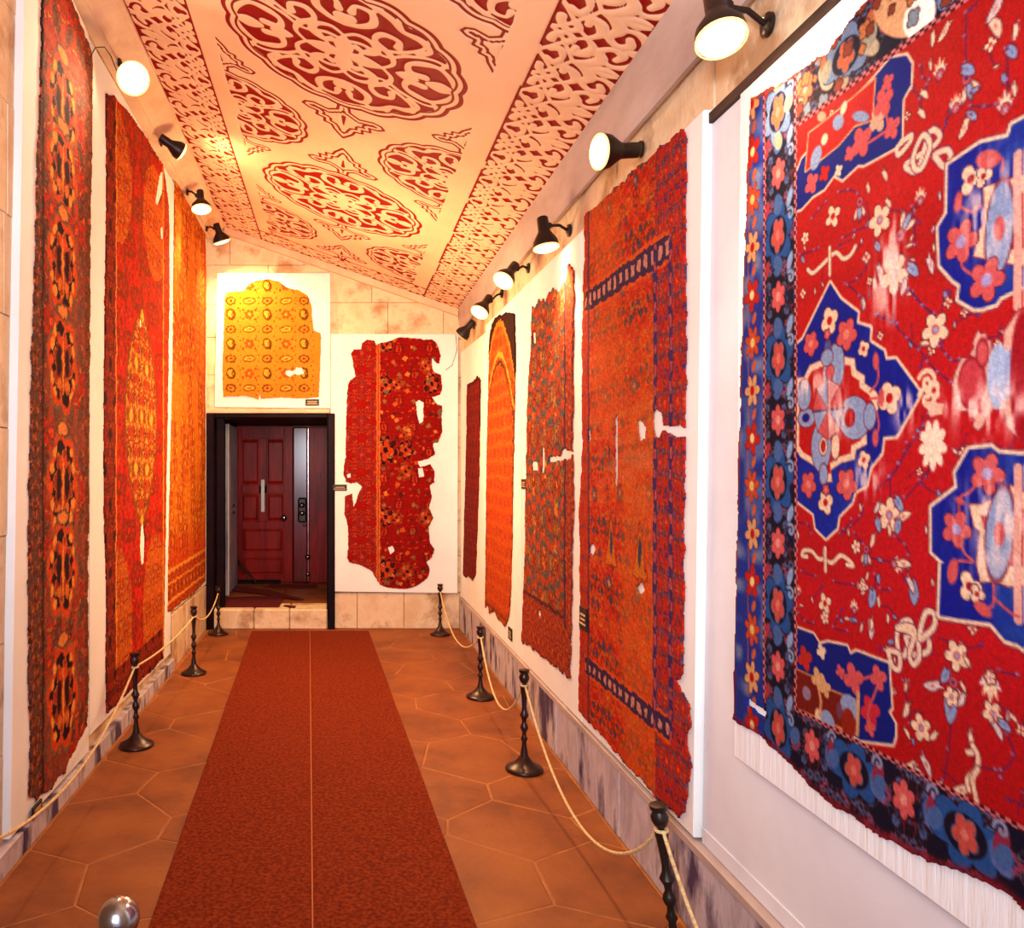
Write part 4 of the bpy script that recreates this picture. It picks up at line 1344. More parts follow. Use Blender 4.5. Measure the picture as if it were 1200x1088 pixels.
# D: wide red-orange carpet
def spec_d(C, bb):
    u0, u1, v0, v1 = bb
    uc = (u0 + u1) / 2 + .03
    U, V = C.U, C.V
    C.fill(np.ones(U.shape, bool), (190, 44, 14))
    C.allover(np.ones(U.shape, bool), .17, .30, [(206, 26, 14), (184, 96, 20), (208, 120, 30), (160, 26, 14), (196, 60, 20), (60, 56, 84), (180, 20, 10)], 26, 5, (208, 60, 14), .2, uc, 1.5)
    C.allover(np.ones(U.shape, bool), .34, .42, [(70, 70, 96), (210, 130, 36), (204, 20, 12), (190, 90, 24)], 7, 8, None, .2, uc, 1.5, (.04, .11))
    C.put(W, np.clip(noise2(U, V, 2.5, 4) * 1.8 - .7, 0, .55), (208, 96, 26))
    C.put(W, np.clip(1 - np.abs(V - 1.62) / .30, 0, 1) * np.clip(noise2(U * .5, V * 3, 12, 6) * 2 - .7, 0, .6), (200, 104, 60))
    # vertical borders (near side wide, far side narrow) and cross bands
    nb = (U < u0 + .30)
    C.allover(nb, .10, .22, [(56, 44, 96), (70, 74, 110), (200, 60, 20), (206, 30, 16), (196, 110, 40)], 16, 21, (178, 36, 20), .15, u0 + .2, 1.4)
    fb = (U > u1 - .16)
    C.allover(fb, .08, .16, [(70, 60, 90), (200, 90, 24), (206, 40, 16), (160, 40, 20)], 14, 22, (176, 44, 18), .15, u1 - .08, 1.4)
    for (vv, hh) in ((2.42, .055), (.64, .045)):
        s_ = (np.abs(V - vv) < hh) & (U < u1 - .12) & (U > u0 + .16)
        C.fill(s_, (58, 34, 66))
        C.fill(s_ & ((np.floor(U / .035) % 2) > 0) & (np.abs(V - vv) < hh * .4), (196, 130, 110))
        C.fill((np.abs(np.abs(V - vv) - hh) < .008) & (U < u1 - .12) & (U > u0 + .16), (206, 80, 20))
    for uu in (u0 + .30, u0 + .16):
        s_ = (np.abs(U - uu) < .018) & (V < 2.46) & (V > .60)
        C.fill(s_, (62, 34, 84))
        C.fill(s_ & ((np.floor(V / .04) % 2) > 0) & (np.abs(U - uu) < .010), (170, 70, 70))
    s_ = (np.abs(U - (u1 - .17)) < .012)
    C.fill(s_, (90, 40, 60))
    # two tent-like motifs low in the field
    for (x_, y_) in ((718, 636), (752, 648)):
        c0 = PR(x_, y_)
        C.poly([(c0[0] - .075, c0[1] - .10), (c0[0] + .075, c0[1] - .10), (c0[0] + .03, c0[1] + .02), (c0[0], c0[1] + .12), (c0[0] - .03, c0[1] + .02)], (196, 104, 24), (150, 16, 10), .008)
        C.ell(c0, .018, .06, (56, 54, 74))


q_d = [PR(805, 958), PR(812.5, 971), PR(826, 131), PR(684, 268)]
panel('mounting_panel', [(3.985, .325), (2.735, .33), (2.66, 2.805), (3.985, 2.800)], fR(1.2595), 'white linen mounting panel behind the wide rust-red carpet with bordered field', 'panel', 0.0385)
rug('carpet', 'wide rust-red carpet with blue-dotted borders and white worn holes, right wall', 'carpet', fR(XR), PR,
    [(686, 252), (700, 243), (712, 228), (728, 218), (742, 200), (757, 190), (770, 176), (784, 168), (795, 156), (803, 154), (806, 164), (805, 300), (805, 470), (803, 560), (803, 700), (801, 790), (794, 798), (808, 822), (811, 850), (806, 870), (811, 900), (806, 925), (803, 955), (797, 962), (788, 948), (771, 936), (755, 915), (735, 897), (712, 870), (695, 850), (679, 835), (681, 700), (680, 600), (684, 520), (683, 400), (686, 300)],
    spec_d, .0065, .006, .010, 11,
    [[(767, 486), (771, 480), (778, 486), (780, 500), (774, 514), (768, 512)], [(778, 500), (800, 498), (805, 506), (803, 511), (782, 508)], [(748, 497), (753, 492), (758, 502), (757, 514), (751, 515)], [(722, 490), (725, 489), (725, 572), (722, 570)], [(691, 505), (694, 504), (694, 516), (691, 516)], [(692, 642), (697, 638), (699, 644), (696, 650), (692, 648)], [(748, 690), (753, 682), (757, 692), (752, 698)]])


# C: dense grey-dotted orange carpet
def spec_c(C, bb):
    u0, u1, v0, v1 = bb
    U, V = C.U, C.V
    uc = (u0 + u1) / 2
    C.allover(np.ones(U.shape, bool), .26, .24, [(92, 92, 88), (72, 66, 78), (214, 110, 26), (206, 60, 16), (180, 40, 12), (222, 150, 44), (60, 50, 60)], 30, 33, (188, 70, 18), .5, uc, 1.3)
    C.allover(np.ones(U.shape, bool), .5, .36, [(84, 84, 90), (220, 140, 50), (190, 30, 12)], 6, 35, None, .5, uc, 1.3, (.03, .09))
    d = bands(C, bb, 0, 0)
    m_ = (U < u0 + .15) | (V < v0 + .34)
    C.allover(m_, .11, .16, [(50, 40, 74), (190, 60, 20), (206, 100, 30), (150, 26, 16)], 14, 36, (150, 40, 24), .1, u0 + .07, 1.2)
    C.fill((np.abs(U - (u0 + .16)) < .012) & (V > v0 + .3), (70, 36, 56))
    C.fill((np.abs(V - (v0 + .35)) < .012) & (U > u0 + .15), (80, 36, 46))


panel('mounting_panel', [(5.29, .325), (3.995, .325), (3.995, 2.80), (5.29, 2.805)], fR(1.2595), 'white linen mounting panel behind the orange carpet dotted with grey, right wall', 'panel', 0.0385)
rug('carpet', 'narrow-looking orange carpet speckled grey with a torn white line, right wall middle', 'carpet', fR(XR), PR,
    [(624, 356), (627, 364), (632, 350), (640, 352), (648, 338), (656, 340), (664, 328), (666, 312), (671, 312), (674, 322), (673, 420), (672, 520), (673, 600), (671, 700), (669, 798), (660, 788), (648, 778), (632, 768), (622, 757), (612, 752), (616, 640), (617, 560), (619, 480), (623, 400)],
    spec_c, .010, .007, .014, 12,
    [[(624, 543), (631, 541), (632, 551), (625, 552)], [(636, 526), (639, 526), (639, 552), (636, 552)], [(644, 538), (657, 534), (662, 526), (671, 528), (671, 535), (658, 539), (645, 542)], [(625, 389), (628, 389), (629, 402), (626, 402)], [(631, 716), (634, 714), (635, 721), (632, 722)]])


# B: fine orange carpet with dark arched top
def spec_b(C, bb):
    u0, u1, v0, v1 = bb
    U, V = C.U, C.V
    uc = (u0 + u1) / 2
    C.allover(np.ones(U.shape, bool), .15, .12, [(206, 92, 18), (180, 60, 14), (222, 130, 30), (190, 50, 16), (110, 44, 20)], 18, 41, (204, 84, 18), .15, uc, 1.0)
    C.put(W, np.clip((1.7 - V) * .8, 0, .35), (190, 60, 12))
    d = bands(C, bb, 0, 0)
    C.allover((d < .10), .08, .10, [(120, 50, 22), (214, 120, 30), (90, 40, 24)], 10, 42, (196, 84, 20), .1)
    ct = V - (v1 - .05) + 1.6 * (U - uc) ** 2
    C.fill(ct > 0, (54, 22, 14))
    C.fill((ct > -.05) & (ct < 0), (216, 120, 30))
    C.fill((ct > -.28) & (ct < -.24), (226, 150, 50))
    C.fill((ct > -.34) & (ct < -.31), (90, 40, 20))


panel('mounting_panel', [(6.60, .325), (5.30, .325), (5.30, 2.80), (6.60, 2.80)], fR(1.2595), 'white linen mounting panel behind the orange arched carpet, second from the far corner', 'panel', 0.0385)
rug('carpet', 'fine-patterned orange carpet with dark arched top edge, right wall towards the far end', 'carpet', fR(XR), PR,
    [(577, 379), (583, 370), (590, 368), (597, 366), (604, 367), (605, 420), (604, 480), (602, 560), (601, 640), (599, 700), (597, 724), (593, 735), (588, 730), (584, 726), (580, 716), (574, 720), (569, 716), (570, 640), (571, 540), (573, 460), (574, 400)],
    spec_b, .012, .008, .010, 13, [[(568, 716), (572, 708), (575, 724), (570, 726)]])


# A: small dark red
def spec_a(C, bb):
    u0, u1, v0, v1 = bb
    U, V = C.U, C.V
    C.allover(np.ones(U.shape, bool), .18, .14, [(120, 20, 12), (96, 14, 12), (150, 44, 20), (70, 12, 12)], 12, 51, (118, 20, 12), .15, (u0 + u1) / 2)
    d = bands(C, bb, 0, 0)
    C.fill((d < .05), (84, 14, 12))
    C.put(W, np.clip((.62 - V) * 5, 0, .8), (150, 60, 24))


panel('mounting_panel', [(7.93, .33), (6.62, .33), (6.62, 2.74), (7.93, 2.77)], fR(1.2595), 'cream mounting panel behind the small dark red carpet in the far right corner', 'panel', 0.0385)
rug('carpet', 'small dark maroon carpet strip on the cream panel in the far right corner', 'carpet', fR(XR), PR,
    [(548, 450), (554, 447), (560, 441), (564, 444), (563, 500), (562, 560), (560, 620), (558, 674), (554, 681), (549, 676), (546, 679), (543, 672), (545, 600), (547, 520)],
    spec_a, .013, .008, .012, 14)


# ---- left wall
def spec_1(C, bb):
    u0, u1, v0, v1 = bb
    U, V = C.U, C.V
    uc = (u0 + u1) / 2 - .02
    C.allover(np.ones(U.shape, bool), .34, .26, [(206, 52, 18), (216, 96, 34), (122, 84, 60), (110, 72, 60), (196, 30, 14), (224, 130, 46), (90, 50, 40)], 30, 61, (172, 62, 28), .2, uc, 1.5)
    C.put(W, np.clip(noise2(U, V, 4, 4) * 1.6 - .8, 0, .5), (110, 80, 66))
    m_ = (U < u0 + .15)
    C.allover(m_, .13, .17, [(190, 70, 30), (206, 100, 44), (80, 34, 24), (60, 36, 40)], 12, 62, (98, 62, 48), .1, u0 + .07, 1.4)
    C.fill(np.abs(U - u0 - .155) < .010, (60, 30, 24))
    m_ = (U > u1 - .13)
    C.allover(m_, .10, .15, [(160, 60, 26), (196, 84, 40), (60, 30, 24)], 12, 63, (96, 56, 40), .1, u1 - .06, 1.4)
    for vv, hh in ((3.32, .20), (3.02, .16), (2.57, .20), (2.10, .20), (1.52, .22), (1.12, .20), (.52, .22)):
        for sgn in (1,):
            C.flower((uc, vv), .20, 6, (206, 70, 24), None, .2, (120, 90, 60), sq=hh / .17, depth=.2, ow=.012)
            C.flower((uc, vv), .165, 6, (34, 8, 22), None, .2, None, sq=hh / .17, depth=.2)
            C.flower((uc, vv), .115, 8, (150, 50, 24), None, .2, (214, 120, 40), sq=hh * .66 / .105, depth=.3, ow=.008)
            for su in (-1, 1):
                C.ell((uc + su * .055, vv + .01), .030, hh * .36, (40, 10, 22))
                C.ell((uc + su * .03, vv + hh * .52), .028, .03, (206, 70, 24)); C.ell((uc + su * .05, vv - hh * .5), .03, .028, (214, 110, 40))
                for k_ in (-.8, -.4, 0, .4, .8):
                    C.ell((uc + su * .155 * math.cos(k_), vv + hh * math.sin(k_) * 1.0), .022, .030, (232, 150, 56) if k_ != 0 else (214, 80, 26), su * k_)
            C.ell((uc, vv), .014, hh * .7, (232, 140, 50))
        C.ell((uc, vv + hh + .05), .07, .03, (222, 130, 60), 0, (90, 60, 50), .01)


FL_ = fL(XL)
panel('mounting_panel', [PL(12, 984), (4.19, .105), (4.19, 3.9), (3.345, 4.02)], fL(-1.3575), 'white linen mounting panel behind the tall grey-orange carpet, nearest on the left wall', 'panel', 0.0375)
rug('carpet', 'tall narrow orange and grey carpet with dark oval medallions, nearest on the left', 'carpet', FL_, PL,
    [(49, -60), (83, 0), (92, 22), (100, 45), (107, 64), (107, 160), (105, 260), (104, 400), (103, 560), (102, 700), (103, 790), (101, 852), (94, 862), (88, 878), (80, 890), (76, 906), (66, 910), (60, 925), (48, 930), (43, 938), (33, 934), (34, 860), (32, 780), (32, 680), (33, 560), (36, 420), (40, 300), (42, 200), (46, 100)],
    spec_1, .0075, .006, .010, 15, freq=26)


def spec_2(C, bb):
    u0, u1, v0, v1 = bb
    U, V = C.U, C.V
    uc = PL(160, 500)[0]
    C.allover(np.ones(U.shape, bool), .42, .30, [(206, 30, 12), (196, 44, 14), (170, 30, 12), (200, 80, 20), (140, 40, 20)], 20, 71, (200, 34, 12), .2, uc, 1.8)
    cc = V > 2.35
    C.put(W, np.clip(V - 2.5, 0, .5) * np.clip(noise2(U, V, 8, 5) * 2 - .5, 0, 1), (120, 66, 30))
    # lozenge medallion
    c0 = PL(165, 490)
    loz = [(c0[0] + .42 * math.sin(a), c0[1] + .74 * math.cos(a) * (1 - .18 * abs(math.sin(2 * a)))) for a in [k * PI / 14 for k in range(28)]]
    lm = inside(U, V, loz)
    C.allover(lm, .28, .34, [(214, 130, 34), (110, 44, 18), (190, 60, 18), (226, 160, 50), (80, 34, 18)], 26, 73, (176, 62, 20), .1, c0[0], c0[1])
    C.line(loz, .014, (130, 60, 24), closed=True)
    # golden scroll spandrels lower down and upper
    for vv, hh in ((.62, .52), (3.35, .4)):
        for su in (-1, 1):
            ctr = (uc + su * .50, vv)
            m_ = (((U - ctr[0]) / .36) ** 2 + ((V - ctr[1]) / hh) ** 2) < 1
            C.allover(m_, .22, .24, [(216, 140, 40), (190, 50, 16), (226, 110, 30), (120, 40, 20)], 18, 75, (196, 92, 24), .1, ctr[0], vv)
    m_ = (U < u0 + .22) | (V < v0 + .24)
    C.allover(m_, .19, .20, [(206, 70, 22), (216, 120, 36), (60, 20, 20), (84, 30, 26), (170, 40, 16)], 20, 76, (130, 34, 18), .1, u0 + .11, 1.0)
    C.fill((np.abs(U - u0 - .235) < .014) & (V > v0 + .24), (222, 140, 44))
    m_ = (U > u1 - .22) & (V > v0 + .2)
    C.allover(m_, .16, .20, [(206, 80, 24), (190, 60, 20), (110, 44, 24)], 16, 77, (168, 44, 18), .1, u1 - .11, 1.0)
    C.fill(np.abs(U - u1 + .23) < .014, (216, 130, 40))


panel('mounting_panel', [(4.205, .185), (6.235, .15), (6.235, 3.89), (4.205, 3.88)], fL(-1.3575), 'white linen mounting panel behind the red carpet with a lozenge medallion, left wall', 'panel', 0.0375)
rug('carpet', 'red carpet with brown-gold lozenge medallion and yellow-lined border, middle of left wall', 'carpet', FL_, PL,
    [(123, 110), (132, 112), (150, 132), (170, 160), (190, 193), (193, 212), (197, 240), (198, 330), (197, 400), (195, 520), (193, 640), (191, 770), (180, 784), (165, 797), (150, 812), (135, 828), (124, 836), (123, 780), (124, 700), (121, 600), (121, 480), (122, 360), (124, 240)],
    spec_2, .010, .007, .008, 16, [[(164, 620), (167, 612), (169, 630), (168, 660), (165, 662), (163, 640)], [(186, 206), (190, 200), (190, 225), (184, 240), (181, 238)], [(159, 140), (162, 138), (164, 150), (160, 148)], [(163, 374), (165, 374), (165, 384), (163, 384)], [(187, 268), (190, 266), (191, 280), (188, 280)]])


def spec_3(C, bb):
    u0, u1, v0, v1 = bb
    U, V = C.U, C.V
    uc = (u0 + u1) / 2
    C.allover(np.ones(U.shape, bool), .36, .30, [(222, 130, 24), (206, 84, 18), (190, 60, 14), (230, 150, 34), (150, 70, 20)], 26, 81, (214, 106, 20), .5, uc, 1.6)
    C.put(W, np.clip(noise2(U * .7, V * .25, 9, 5) * 2 - .9, 0, .6), (224, 130, 22))
    C.put(W, np.clip((1.15 - V) * 1.6, 0, .7), (196, 40, 10))
    d = V - v0 - .05 * 0
    m_ = (V < v0 + .34)
    C.allover(m_, .16, .16, [(222, 130, 40), (150, 50, 14), (190, 50, 12)], 16, 82, (190, 66, 16), .1)
    for k_ in (.10, .24, .34):
        C.fill(np.abs(V - v0 - k_) < .010, (232, 150, 50))
    C.fill(np.abs(U - u1 + .12) < .012, (150, 60, 18))


panel('mounting_panel', [(6.25, .47), (7.93, .45), (7.93, 3.9), (6.25, 3.895)], fL(-1.3575), 'white mounting panel behind the golden-orange carpet at the far end of the left wall', 'panel', 0.0375)
rug('carpet', 'golden-orange worn carpet with red lower border, far end of the left wall', 'carpet', FL_, PL,
    [(204, 212), (212, 222), (222, 238), (232, 250), (240, 262), (241, 340), (240, 460), (240, 560), (240, 640), (240, 682), (232, 690), (224, 698), (212, 706), (202, 716), (196, 718), (197, 640), (199, 540), (202, 420), (203, 300)],
    spec_3, .012, .008, .008, 17)


# ---- end wall
def spec_gold(C, bb):
    U, V = C.U, C.V
    C.fill(np.ones(U.shape, bool), (204, 128, 34))
    C.put(W, np.clip(noise2(U, V, 7, 4) * 1.6 - .8, 0, .5), (190, 116, 28))
    zc = lambda x_, y_: PB(230 + x_ * .275, 230 + y_ * .275)
    for j, yy in enumerate((385, 450, 507, 570, 632, 695, 757, 820)):
        for i, xx in enumerate((150, 228, 304, 384, 460)):
            c0 = zc(xx, yy)
            if j % 2 == 1:
                if i % 2 == 0:
                    C.flower(c0, .054, 8, (110, 56, 10), sq=.8, depth=.15); C.ell(c0, .038, .028, (206, 124, 34)); C.ell(c0, .012, .010, (120, 30, 10))
                else:
                    C.ell((c0[0], c0[1]), .066, .036, (120, 68, 14), .1); C.ell(c0, .052, .022, (222, 160, 48), .1)
                    C.ell(c0, .022, .006, (186, 50, 14), .1)
            else:
                if i % 2 == 0:
                    C.ell(c0, .046, .060, (100, 58, 12), .25); C.ell((c0[0] - .006, c0[1] + .004), .028, .038, (218, 152, 42), .25)
                    C.line([(c0[0] + .03, c0[1] + .04), (c0[0] + .008, c0[1]), (c0[0] + .03, c0[1] - .05)], .004, (90, 46, 14))
                else:
                    C.flower(c0, .042, 6, (176, 80, 20), (218, 150, 44), .2, (110, 56, 16), ow=.005)
                    for su, sv in ((1, 1), (1, -1), (-1, 1), (-1, -1)):
                        C.ell((c0[0] + su * .062, c0[1] + sv * .045), .012, .012, (190, 60, 16))
            for dx_, dy_ in ((39, 12), (39, -14), (30, 30)):
                C.ell(zc(xx + dx_, yy + dy_), .006, .007, (110, 40, 12))


gp = [PB(255, 321), PB(252, 477.6), PB(387, 479), PB(387, 321)]
panel('mounting_panel', gp, fB(YB + .002), 'square white mounting panel over the doorway, behind the golden fragment', 'panel', 0.034)
FE = lambda u, v, d: (u, YB - 0.033 - d, v)
rug('carpet_fragment', 'golden-yellow carpet fragment with arched top and ring pattern, above the door', 'carpet fragment', FE, PB,
    [(264, 348), (268, 343), (286, 342), (291, 334), (302, 330), (314, 328), (328, 331), (336, 338), (350, 341), (360, 346), (365, 358), (366, 375), (368, 388), (376, 391), (376, 410), (375, 440), (374, 466), (350, 468), (330, 467), (306, 468), (305, 463), (304, 469), (290, 465), (262, 466), (261, 440), (262, 400), (263, 372)],
    spec_gold, .0045, .0045, .004, 18, [[(335, 436), (338, 434), (343, 436), (346, 434), (348, 431), (354, 432), (356, 438), (349, 440), (345, 438), (340, 442), (336, 440)]], thick=.006)


def spec_e2(C, bb):
    U, V = C.U, C.V
    zc = lambda x_, y_: PB(380 + x_ * .3586, 370 + y_ * .3586)
    C.fill(np.ones(U.shape, bool), (172, 16, 12))
    C.put(W, np.clip(noise2(U, V, 6, 4) * 1.6 - .8, 0, .4), (140, 12, 12))
    ub = zc(176, 500)[0]
    bm_ = U < ub
    C.allover(bm_, .27, .17, [(204, 110, 34), (196, 60, 24), (150, 60, 30), (96, 60, 60)], 15, 91, (146, 14, 10), .05, (U.min() + ub) / 2 + .02, 1.4, (.05, .13))
    for (x_) in (172, 180):
        C.line([zc(x_, 60), zc(x_, 900)], .008, (196, 100, 44))
    C.allover(U > ub + .02, .30, .26, [(190, 70, 30), (120, 24, 16), (150, 90, 50), (196, 110, 50), (80, 24, 20), (150, 14, 12)], 14, 93, (136, 10, 8), .1, ub + .2, 1.5, (.04, .11))
    C.lim = (U > ub + .02).astype(np.float32)
    for (x_, y_, s_) in ((200, 228, 1), (350, 225, 1.05), (200, 440, 1.5), (265, 440, 1), (200, 658, 1), (330, 660, .9), (205, 830, 1.2), (270, 835, .9), (205, 95, .8), (330, 165, .8), (235, 660, .7), (235, 228, .7), (270, 380, .8), (265, 510, .9)):
        c0 = zc(x_, y_)
        dk = s_ >= 1 or x_ < 215
        C.flower(c0, .075 * s_, 8, (40, 12, 16) if dk else (120, 50, 22), None, .2, (196, 80, 34), sq=1.25, depth=.3)
        C.flower(c0, .050 * s_, 4, (176, 60, 24), (40, 12, 20), .2, None, sq=1.3, depth=.5)
        for a_ in range(4):
            C.spiral((c0[0] + .045 * s_ * math.cos(a_ * PI / 2 + .8), c0[1] + .055 * s_ * math.sin(a_ * PI / 2 + .8)), .018 * s_, 1, a_, .005, (206, 120, 60) if a_ % 2 else (90, 20, 16))
    rs = random.Random(4)
    for k_ in range(110):
        c0 = zc(rs.uniform(185, 380), rs.uniform(80, 890))
        C.flower(c0, rs.uniform(.010, .026), 4, rs.choice([(190, 84, 34), (110, 84, 60), (206, 120, 50), (90, 20, 20), (130, 70, 40)]), None, rs.uniform(0, 3))
    C.lim = None


panel('mounting_panel', [PB(387.6, 392), PB(387.6, 693), PB(535.5, 695), PB(536.5, 392)], fB(YB + .002), 'tall white mounting panel right of the doorway, behind the torn red fragment', 'panel', 0.034)
zc = lambda x_, y_: (380 + x_ * .3586, 370 + y_ * .3586)
rug('carpet_fragment', 'torn red carpet fragment with black medallions, right of the dark door', 'carpet fragment', FE, PB,
    [zc(*p_) for p_ in ((87, 125), (95, 112), (118, 112), (122, 92), (140, 80), (165, 84), (170, 98), (182, 90), (215, 84), (250, 72), (290, 74), (325, 80), (350, 78), (368, 94), (374, 110), (380, 130), (376, 158), (365, 158), (352, 140), (350, 165), (358, 185), (380, 195), (386, 240), (375, 262), (352, 268), (366, 290), (384, 295), (382, 340), (386, 380), (372, 415), (355, 420), (362, 455), (340, 470), (305, 478), (310, 495), (345, 485), (358, 510), (360, 545), (345, 555), (350, 590), (342, 630), (356, 660), (340, 690), (345, 740), (358, 760), (352, 790), (335, 805), (345, 830), (335, 860), (300, 885), (260, 893), (210, 890), (180, 880), (168, 860), (155, 835), (120, 815), (80, 805), (74, 790), (78, 740), (75, 690), (66, 650), (66, 590), (80, 585), (92, 580), (95, 620), (103, 610), (108, 585), (122, 560), (105, 545), (90, 550), (70, 545), (62, 520), (68, 460), (70, 380), (72, 300), (76, 230), (84, 210), (100, 200))],
    spec_e2, .0045, .0045, .005, 19, [[zc(*p_) for p_ in ((298, 285), (308, 278), (322, 285), (322, 345), (310, 352), (304, 330), (300, 300))], [zc(*p_) for p_ in ((306, 500), (320, 498), (324, 525), (308, 528))], [zc(*p_) for p_ in ((208, 758), (222, 752), (228, 768), (215, 778))], [zc(*p_) for p_ in ((74, 520), (84, 518), (84, 530), (76, 530))]], thick=.006)

# ------------------------------------------------------------------ placards


def placard(quad, f, label, rows=3, d0=0.0):
    u0, u1 = min(p_[0] for p_ in quad), max(p_[0] for p_ in quad)
    v0, v1 = min(p_[1] for p_ in quad), max(p_[1] for p_ in quad)
    c = f((u0 + u1) / 2, v0, d0)
    e = empty('placard', c, label, 'placard')
    MB().prism([(u0, v0), (u1, v0), (u1, v1), (u0, v1)], f, d0, d0 + .008, .002, .2).build('plate', M['placard'], e)
    for k in range(rows):
        y0 = v0 + (v1 - v0) * (.22 + .6 * k / rows)
        wd_ = (.82, .64, .74, .5)[k % 4]
        a = u0 + (u1 - u0) * (.5 - wd_ / 2); b = u0 + (u1 - u0) * (.5 + wd_ / 2)
        MB().prism([(a, y0), (b, y0), (b, y0 + (v1 - v0) * .09), (a, y0 + (v1 - v0) * .09)], f, d0 + .008, d0 + .0088).build('text_line', M['print'], e)
    return e


placard([PB(358, 476), PB(374, 468.5)], FE, 'small dark caption plate under the golden fragment above the door')
placard([PB(390, 575), PB(406.5, 568)], FE, 'small dark caption plate at the left edge of the torn red fragment', 2, .007)
placard([PR(612, 573), PR(617, 562)], fR(XR), 'tiny dark caption plate left of the grey-speckled orange carpet')
placard([PR(683, 736), PR(691, 714)], fR(XR), 'small dark caption plate at lower left of the wide rust-red carpet', 3, .010)
placard([PR(596.5, 748), PR(600.5, 738)], fR(XR), 'tiny caption plate under the orange arched carpet near the plinth')
placard([PL(34, 962), PL(44.5, 936)], FL_, 'dark caption plate under the nearest left carpet, near the floor', 3, .011)

# ------------------------------------------------------------------ the doorway
dr = empty('door_1', (-0.69, YD, .20))
struct(dr)
dx = lambda px: (px - VX) * (YD - .05) / FPX
dz = lambda py: HC - (py - VY) * (YD - .05) / FPX
Y0, Y1 = YD - .045, YD
x0, x1, z0, z1 = dx(273), dx(343), .20, 2.13
MB().box(x0, x1, Y0 + .018, Y1, z0, z1, .002).build('door_core', M['mahogany'], dr)
colx = [x0, dx(285), dx(290), dx(306.5), dx(317), dx(338), x1]
for a, b in ((x0, x0 + .105), (x1 - .105, x1)):
    MB().box(a, b, Y0, Y0 + .02, z0, z1, .004).build('stile', M['mahogany'], dr)
xa, xb = x0 + .105, x1 - .105
xm = (xa + xb) / 2
rails = [z0, z0 + .14, dz(651), dz(640), dz(614), dz(604), dz(565), dz(550), dz(505), z1]
for a, b in ((z0, z0 + .10), (.50, .58), (.86, .95), (1.30, 1.40), (1.98, z1)):
    MB().box(xa, xb, Y0, Y0 + .02, a, b, .004).build('rail', M['mahogany'], dr)
MB().box(xm - .05, xm + .05, Y0, Y0 + .02, .95, 1.98, .004).build('stile', M['mahogany'], dr)
for a, b, c, d in ((xa, xb, .10 + z0, .50), (xa, xb, .58, .86), (xa, xm - .05, .95, 1.30), (xm + .05, xb, .95, 1.30), (xa, xm - .05, 1.40, 1.98), (xm + .05, xb, 1.40, 1.98)):
    MB().prism([(a + .012, c + .012), (b - .012, c + .012), (b - .012, d - .012), (a + .012, d - .012)], fB(Y0 + .018), 0, .014, .045, .9).build('door_panel', M['mahogany'], dr)
h = MB().box(xm - .022, xm + .022, Y0 - .016, Y0 - .002, 1.07, 1.47, .006).build('pull_plate', M['linen'], dr)
h['label'] = 'tall pale pull plate'
kb = MB().lathe([(.012, 0), (.012, .03), (.034, .04), (.038, .055), (.028, .068), (0.001, .072)], (xb + .0, Y0, 1.0), (0, -1, 0), 16).build('knob', M['chrome'], dr)
kb['label'] = 'bright metal knob'
# narrow second leaf, standing a little forward
d2 = empty('door_2', (dx(362), YD - .25, .20))
struct(d2)
YQ = YD - .14
x2, x3 = dx(343) + .003, -0.125
xs = dx(361.5)
MB().box(x2, xs - .004, YQ, YD - .05, .20, 2.12, .02).build('door_leaf', M['mahogany_gloss'], d2)
MB().box(xs + .004, x3, YQ + .02, YD - .05, .20, 2.12, .012).build('door_leaf', M['mahogany'], d2)
MB().box(xs - .0045, xs + .0045, YQ - .006, YQ + .02, .22, 2.10, .002).build('edge_strip', M['chrome'], d2)
lk = MB().box(dx(349.5), dx(360), YQ - .03, YQ, dz(612), dz(583), .02).build('lock_case', M['black_metal'], d2)
for yy in (592, 601):  # chrome domes added as the two lamp reflections on the lock
    MB().lathe([(.001, .020), (.024, .016), (.034, .004), (.036, 0)], (dx(354.5), YQ - .03, dz(yy)), (0, -1, 0), 16).build('lock_glint', M['chrome'], lk)
for (px, py, r_) in ((357, 615, .022), (361, 652, .036), (361, 672, .030)):  # added bright domes, standing for lamps mirrored in the varnish
    MB().lathe([(.001, .9 * r_), (.6 * r_, .75 * r_), (r_, .1 * r_), (r_, 0)], (dx(px), YQ - .006, dz(py)), (0, -1, 0), 16).build('lamp_glint', M['chrome'], d2)
MB().box(dx(373), dx(376), YQ - .0, YQ + .02, dz(560), dz(555), .004).build('latch', M['black_metal'], d2)
# leaf folded against the left reveal, daylight painted into its bright blue colour
d3 = empty('door_3', (DX0 + .03, 9.1, .20))
struct(d3)
MB().box(DX0 + .022, DX0 + .060, 8.72, 9.56, .205, 2.10, .006).build('door_leaf', M['blue_daylit'], d3)
MB().box(DX0 + .060, DX0 + .070, 8.72, 8.80, .205, 2.10, .003).build('stile', M['linen'], d3)
for zz in (1.10, 1.18):
    MB().lathe([(.018, 0), (.018, .014), (.008, .02)], (DX0 + .060, 9.16, zz), (1, 0, 0), 12).build('bolt', M['black_metal'], d3)
# leaning bar, mats
tag(MB().tube([(dx(276), YD - .10, dz(652)), (dx(302), YD - .22, .215)], .014, 8).build('prop_bar', M['black_metal']), 'dark iron bar leaning across the foot of the mahogany door', 'bar')
tag(MB().box(dx(276), dx(329), YD - .16, YD - .06, .198, .235, .004).build('threshold_bar', M['black_paint']), 'low dark wooden sill at the foot of the mahogany door', 'sill')


def smat(pts, z0_, label, h=.008):
    poly = []
    for (px, py) in pts:
        t = (HC - .2) / (py - VY)
        poly.append(((px - VX) * t, FPX * t))
    return tag(MB().prism(poly, fF, z0_, z0_ + h, .002, .2).build('floor_mat', M['mat_red']), label, 'mat')


